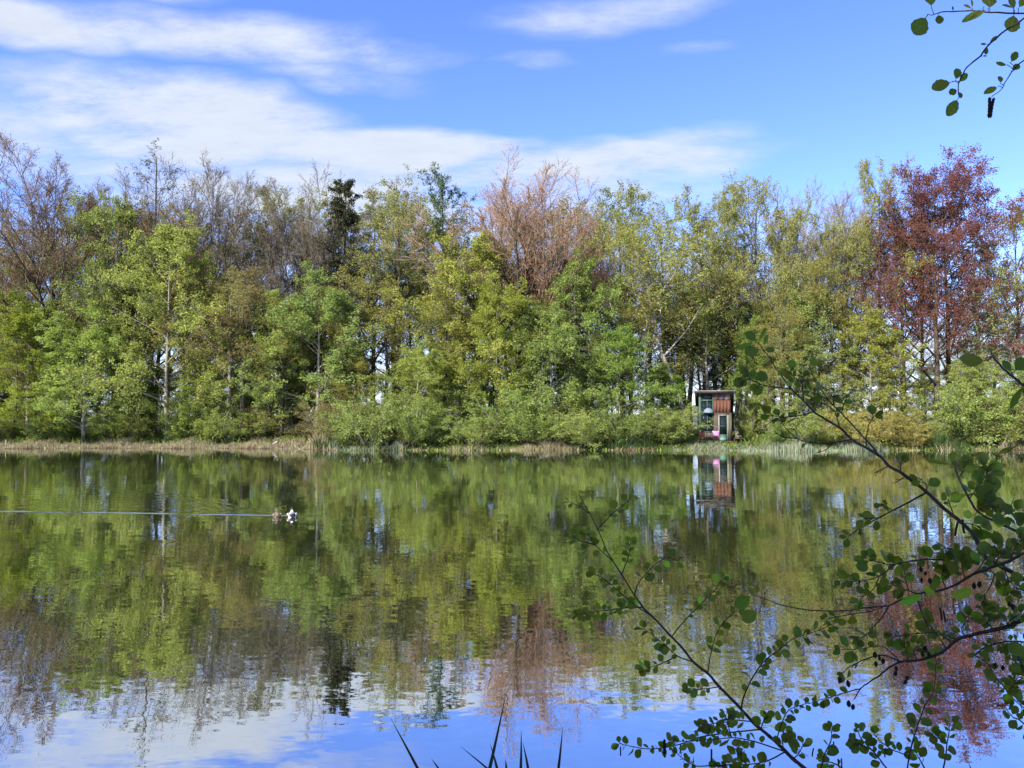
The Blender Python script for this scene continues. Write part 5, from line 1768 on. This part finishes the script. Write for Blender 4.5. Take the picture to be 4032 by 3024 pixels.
for p_, kw in ((c5(440, 500, 570, 350, 720, 230, 780, 160), dict(size=(24, 38), gap=34, start=.3)),
               (c5(340, 340, 240, 270, 120, 210), dict(size=(20, 36), start=.4)),
               (c5(600, 860, 400, 680, 310, 550), dict(size=(24, 38), start=.25, gap=26, n=1.5)),
               (c5(400, 680, 230, 630, 130, 560), dict(size=(24, 38), start=.25, gap=24, n=1.5)),
               (c5(690, 1000, 760, 800, 780, 650), dict(size=(22, 34), start=.35, gap=22, n=1.6)),
               (c5(840, 1220, 870, 1090, 1000, 940, 1160, 820, 1290, 850), dict(size=(26, 42), start=.3, gap=24, n=1.3)),
               (c5(1020, 1470, 800, 1310, 650, 1180, 480, 1040, 400, 1000), dict(size=(22, 42), start=.25, gap=22, n=1.4)),
               (c5(920, 1360, 730, 1365, 560, 1385, 370, 1410, 220, 1440), dict(size=(20, 40), start=.3, gap=22, n=1.5)),
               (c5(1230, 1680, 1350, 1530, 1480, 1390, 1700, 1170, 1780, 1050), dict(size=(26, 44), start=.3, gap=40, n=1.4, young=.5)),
               (c7(1075, 620, 1100, 430, 1160, 210, 1240, 70, 1320, 0, 1390, -60), dict(size=(28, 46), start=.3, gap=36, n=1.3)),
               (c7(920, 510, 740, 440, 640, 350, 520, 250, 380, 150), dict(size=(26, 46), start=.25, gap=26, n=1.3)),
               (c7(720, 460, 590, 510, 470, 555, 380, 570), dict(size=(26, 44), start=.25, gap=24, n=1.4)),
               (c7(1180, 790, 1000, 800, 870, 790), dict(size=(28, 44), start=.3, gap=20, n=1.6)),
               (c7(1440, 1010, 1450, 920, 1500, 790, 1580, 640, 1700, 480, 1850, 370, 2000, 250, 2212, 185) + [(3290, 2452)], dict(w0=7, size=(28, 48), start=.12, gap=30, n=1.5)),
               (c7(1640, 1255, 1300, 1275, 1000, 1320, 860, 1370, 640, 1430, 400, 1450, 180, 1410, 110, 1390), dict(w0=6, size=(24, 42), start=.2, gap=28, n=1.4)),
               (c7(1560, 1150, 1250, 1130, 1150, 1170, 1000, 1190), dict(size=(28, 48), start=.15, gap=18, n=1.9)),
               (c7(1900, 1510, 1700, 1410, 1500, 1350, 1330, 1330, 1100, 1350, 900, 1365, 700, 1370), dict(w0=6, size=(26, 46), start=.2, gap=26, n=1.4)),
               (c7(1900, 1525, 1700, 1590, 1500, 1620, 1350, 1620, 1180, 1650), dict(w0=6, size=(28, 48), start=.25, gap=20, n=1.8)),
               (c7(1830, 1350, 1870, 1180, 1950, 1030, 2100, 970, 2200, 950), dict(size=(26, 44), start=.35, gap=26, n=1.5)),
               (c7(1330, 1320, 1290, 1200, 1270, 1100), dict(size=(28, 44), start=.3, gap=20, n=1.6)),
               (c7(1340, 1620, 1000, 1640, 900, 1620, 780, 1540, 700, 1460), dict(size=(20, 30), start=.5, gap=40)),
               (c7(1500, 1620, 1400, 1540, 1390, 1440), dict(size=(30, 48), start=.2, gap=20, n=1.8)),
               (c7(1900, 1480, 1880, 1350, 1900, 1260), dict(size=(36, 54), start=.3, gap=24, n=1.6)),
               (c7(2000, 1560, 2060, 1500, 2110, 1400), dict(size=(34, 50), start=.2, gap=22, n=1.7)),
               (c7(1650, 1240, 1670, 1160, 1700, 1100), dict(size=(24, 40), start=.3, gap=22))):
    AS.twig(p_, **kw)
for (bx, by, tx, ty, w_) in ((2110, 1220, 1940, 1340, 140), (2130, 1230, 2070, 1150, 60), (2190, 1400, 2010, 1480, 140), (2150, 1230, 2160, 1120, 60)):
    (q0, q1) = c5(bx, by, tx, ty)
    AL.tleaf(*q0, *q1, w_ * .3617)
for (x_, y_, L_) in [(a_[0], a_[1], 72) for a_ in c7(598, 1345)] + [(a_[0], a_[1], 36) for a_ in c7(120, 1425, 775, 1400)] + [(a_[0], a_[1], 48) for a_ in c7(1110, 1450)] \
        + [(a_[0], a_[1], 36) for a_ in c8(760, 1450, 265, 1560, 300, 1555, 10, 1450, 220, 1380)]:
    AS.fruit(CATKIN, 'catkin', x_, y_, L_)

# beyond three hundred leaves on one tree, the smallest ones are gathered into one part
def gather(al, most=300):
    lv_ = [o_ for ln_ in {id(b_[1]): b_[1] for b_ in al.lines}.values() for o_ in ln_.children if o_.name.split('.')[0] == 'leaf']
    size_ = lambda o_: np.linalg.norm(np.array(o_.matrix_basis)[:3, 1])
    lv_.sort(key=size_, reverse=True)
    chunks, uvs = [], []
    for o_ in lv_[most:]:
        me_ = o_.data
        co_ = np.zeros(len(me_.vertices) * 3, np.float32)
        me_.vertices.foreach_get('co', co_)
        M_ = np.array(o_.matrix_basis)
        V_ = co_.reshape(-1, 3) @ M_[:3, :3].T + M_[:3, 3]
        F_ = np.zeros(len(me_.loops), np.int32)
        me_.loops.foreach_get('vertex_index', F_)
        u_ = np.zeros(len(me_.loops) * 2, np.float32)
        me_.uv_layers[0].data.foreach_get('uv', u_)
        chunks.append((V_, F_.reshape(-1, 4), 0, True))
        uvs.append(u_.reshape(-1, 2))
        bpy.data.objects.remove(o_)
    if chunks:
        V_, F_, _, _ = join(chunks)
        f_ = obj('foliage', raw_mesh('foliage', V_, [F_], [M_ALEAF], smooth=True, uv=np.vstack(uvs)), al.root, kind='stuff', color=LEAFG)


gather(AL)
gather(AS)

# ------------------------------------------------------------------ reed blades rising at the water's edge
mrb, t = mat('reed_blade')
co = t.n('ShaderNodeTexCoord').outputs['Object']
fz = t.noise(t.n('ShaderNodeMapping', ins={'Vector': co, 'Scale': (60, 60, 3)}).outputs[0], 1.0, 3.0)
c = t.mix(fz, rgba((0.030, 0.060, 0.018)), rgba((0.060, 0.10, 0.03)))
surf(t, t.n('ShaderNodeBsdfPrincipled', ins={'Base Color': c, 'Roughness': 0.5}).outputs[0])


def reed_clump(lines, Y, label):
    b0 = P(sum(l_[1][0] for l_ in lines) / len(lines), 3200, Y)
    base = np.array((b0[0], Y, float(gz(b0[0], Y))))
    root = empty('reed_plant', base, label, 'plant')
    for (tip, foot, w_) in lines:
        yd = Y + arng.uniform(-0.12, 0.12)
        a_ = P(*tip, yd - 0.05)
        b_ = P(*foot, yd)
        d = b_ - a_
        k = (base[2] - 0.05 - a_[2]) / d[2]
        foot3 = a_ + d * k
        foot3[0] = 0.75 * foot3[0] + 0.25 * base[0]
        ctl = b_ + d * 0.25
        q = np.linspace(0, 1, 9)[:, None]
        line = np.where(q < 0.5, a_ + (b_ - a_) * q * 2, b_ + (foot3 - b_) * (q - 0.5) * 2)
        bow = np.sin(q * PI)[:, 0] * 0.006
        line[:, 0] += bow
        hw = w_ * Y / FPX / 2 * np.array([0.06, 0.35, 0.6, 0.82, 1, 1.05, 1.1, 1.1, 1.0])
        V = []
        for p_, h_ in zip(line, hw):
            V += [(p_[0] - h_, p_[1], p_[2]), (p_[0], p_[1] + h_ * 0.5, p_[2]), (p_[0] + h_, p_[1], p_[2]), (p_[0], p_[1] - h_ * 0.35, p_[2])]
        V = np.array(V) - base
        i_ = np.arange(8)[:, None] * 4
        F = np.concatenate([np.concatenate([i_ + j, i_ + (j + 1) % 4, i_ + 4 + (j + 1) % 4, i_ + 4 + j], 1) for j in range(4)])
        obj('leaf_blade', raw_mesh('leaf_blade', V, [F], [mrb], smooth=True), root)


cb = lambda x_, y_: (1400 + x_ * .4069, 2650 + y_ * .4069)
reed_clump([(cb(340, 440), cb(590, 919), 13), (cb(730, 825), cb(790, 919), 9)], 5.0, 'two dark reed blades leaning outward at the near water edge')
reed_clump([(cb(1010, 705), cb(1260, 919), 12), (cb(1455, 205), cb(1290, 919), 14), (cb(1303, 685), cb(1360, 919), 11), (cb(1448, 835), cb(1450, 919), 9),
            (cb(1603, 550), cb(1590, 919), 11), (cb(1620, 675), cb(1660, 919), 11)], 5.1, 'clump of six dark reed blades crossing at the near water edge')
reed_clump([(cb(2005, 520), cb(1955, 919), 11)], 5.1, 'single upright dark reed blade standing apart at the near water edge')
reed_clump([((2731, 2977), (2722, 3024), 8)], 4.9, 'short dark reed blade among the lowest twigs of the young alder')
reed_clump([((3811, 3000), (3818, 3024), 5)], 4.9, 'thin reed tip below the copper beech reflection')
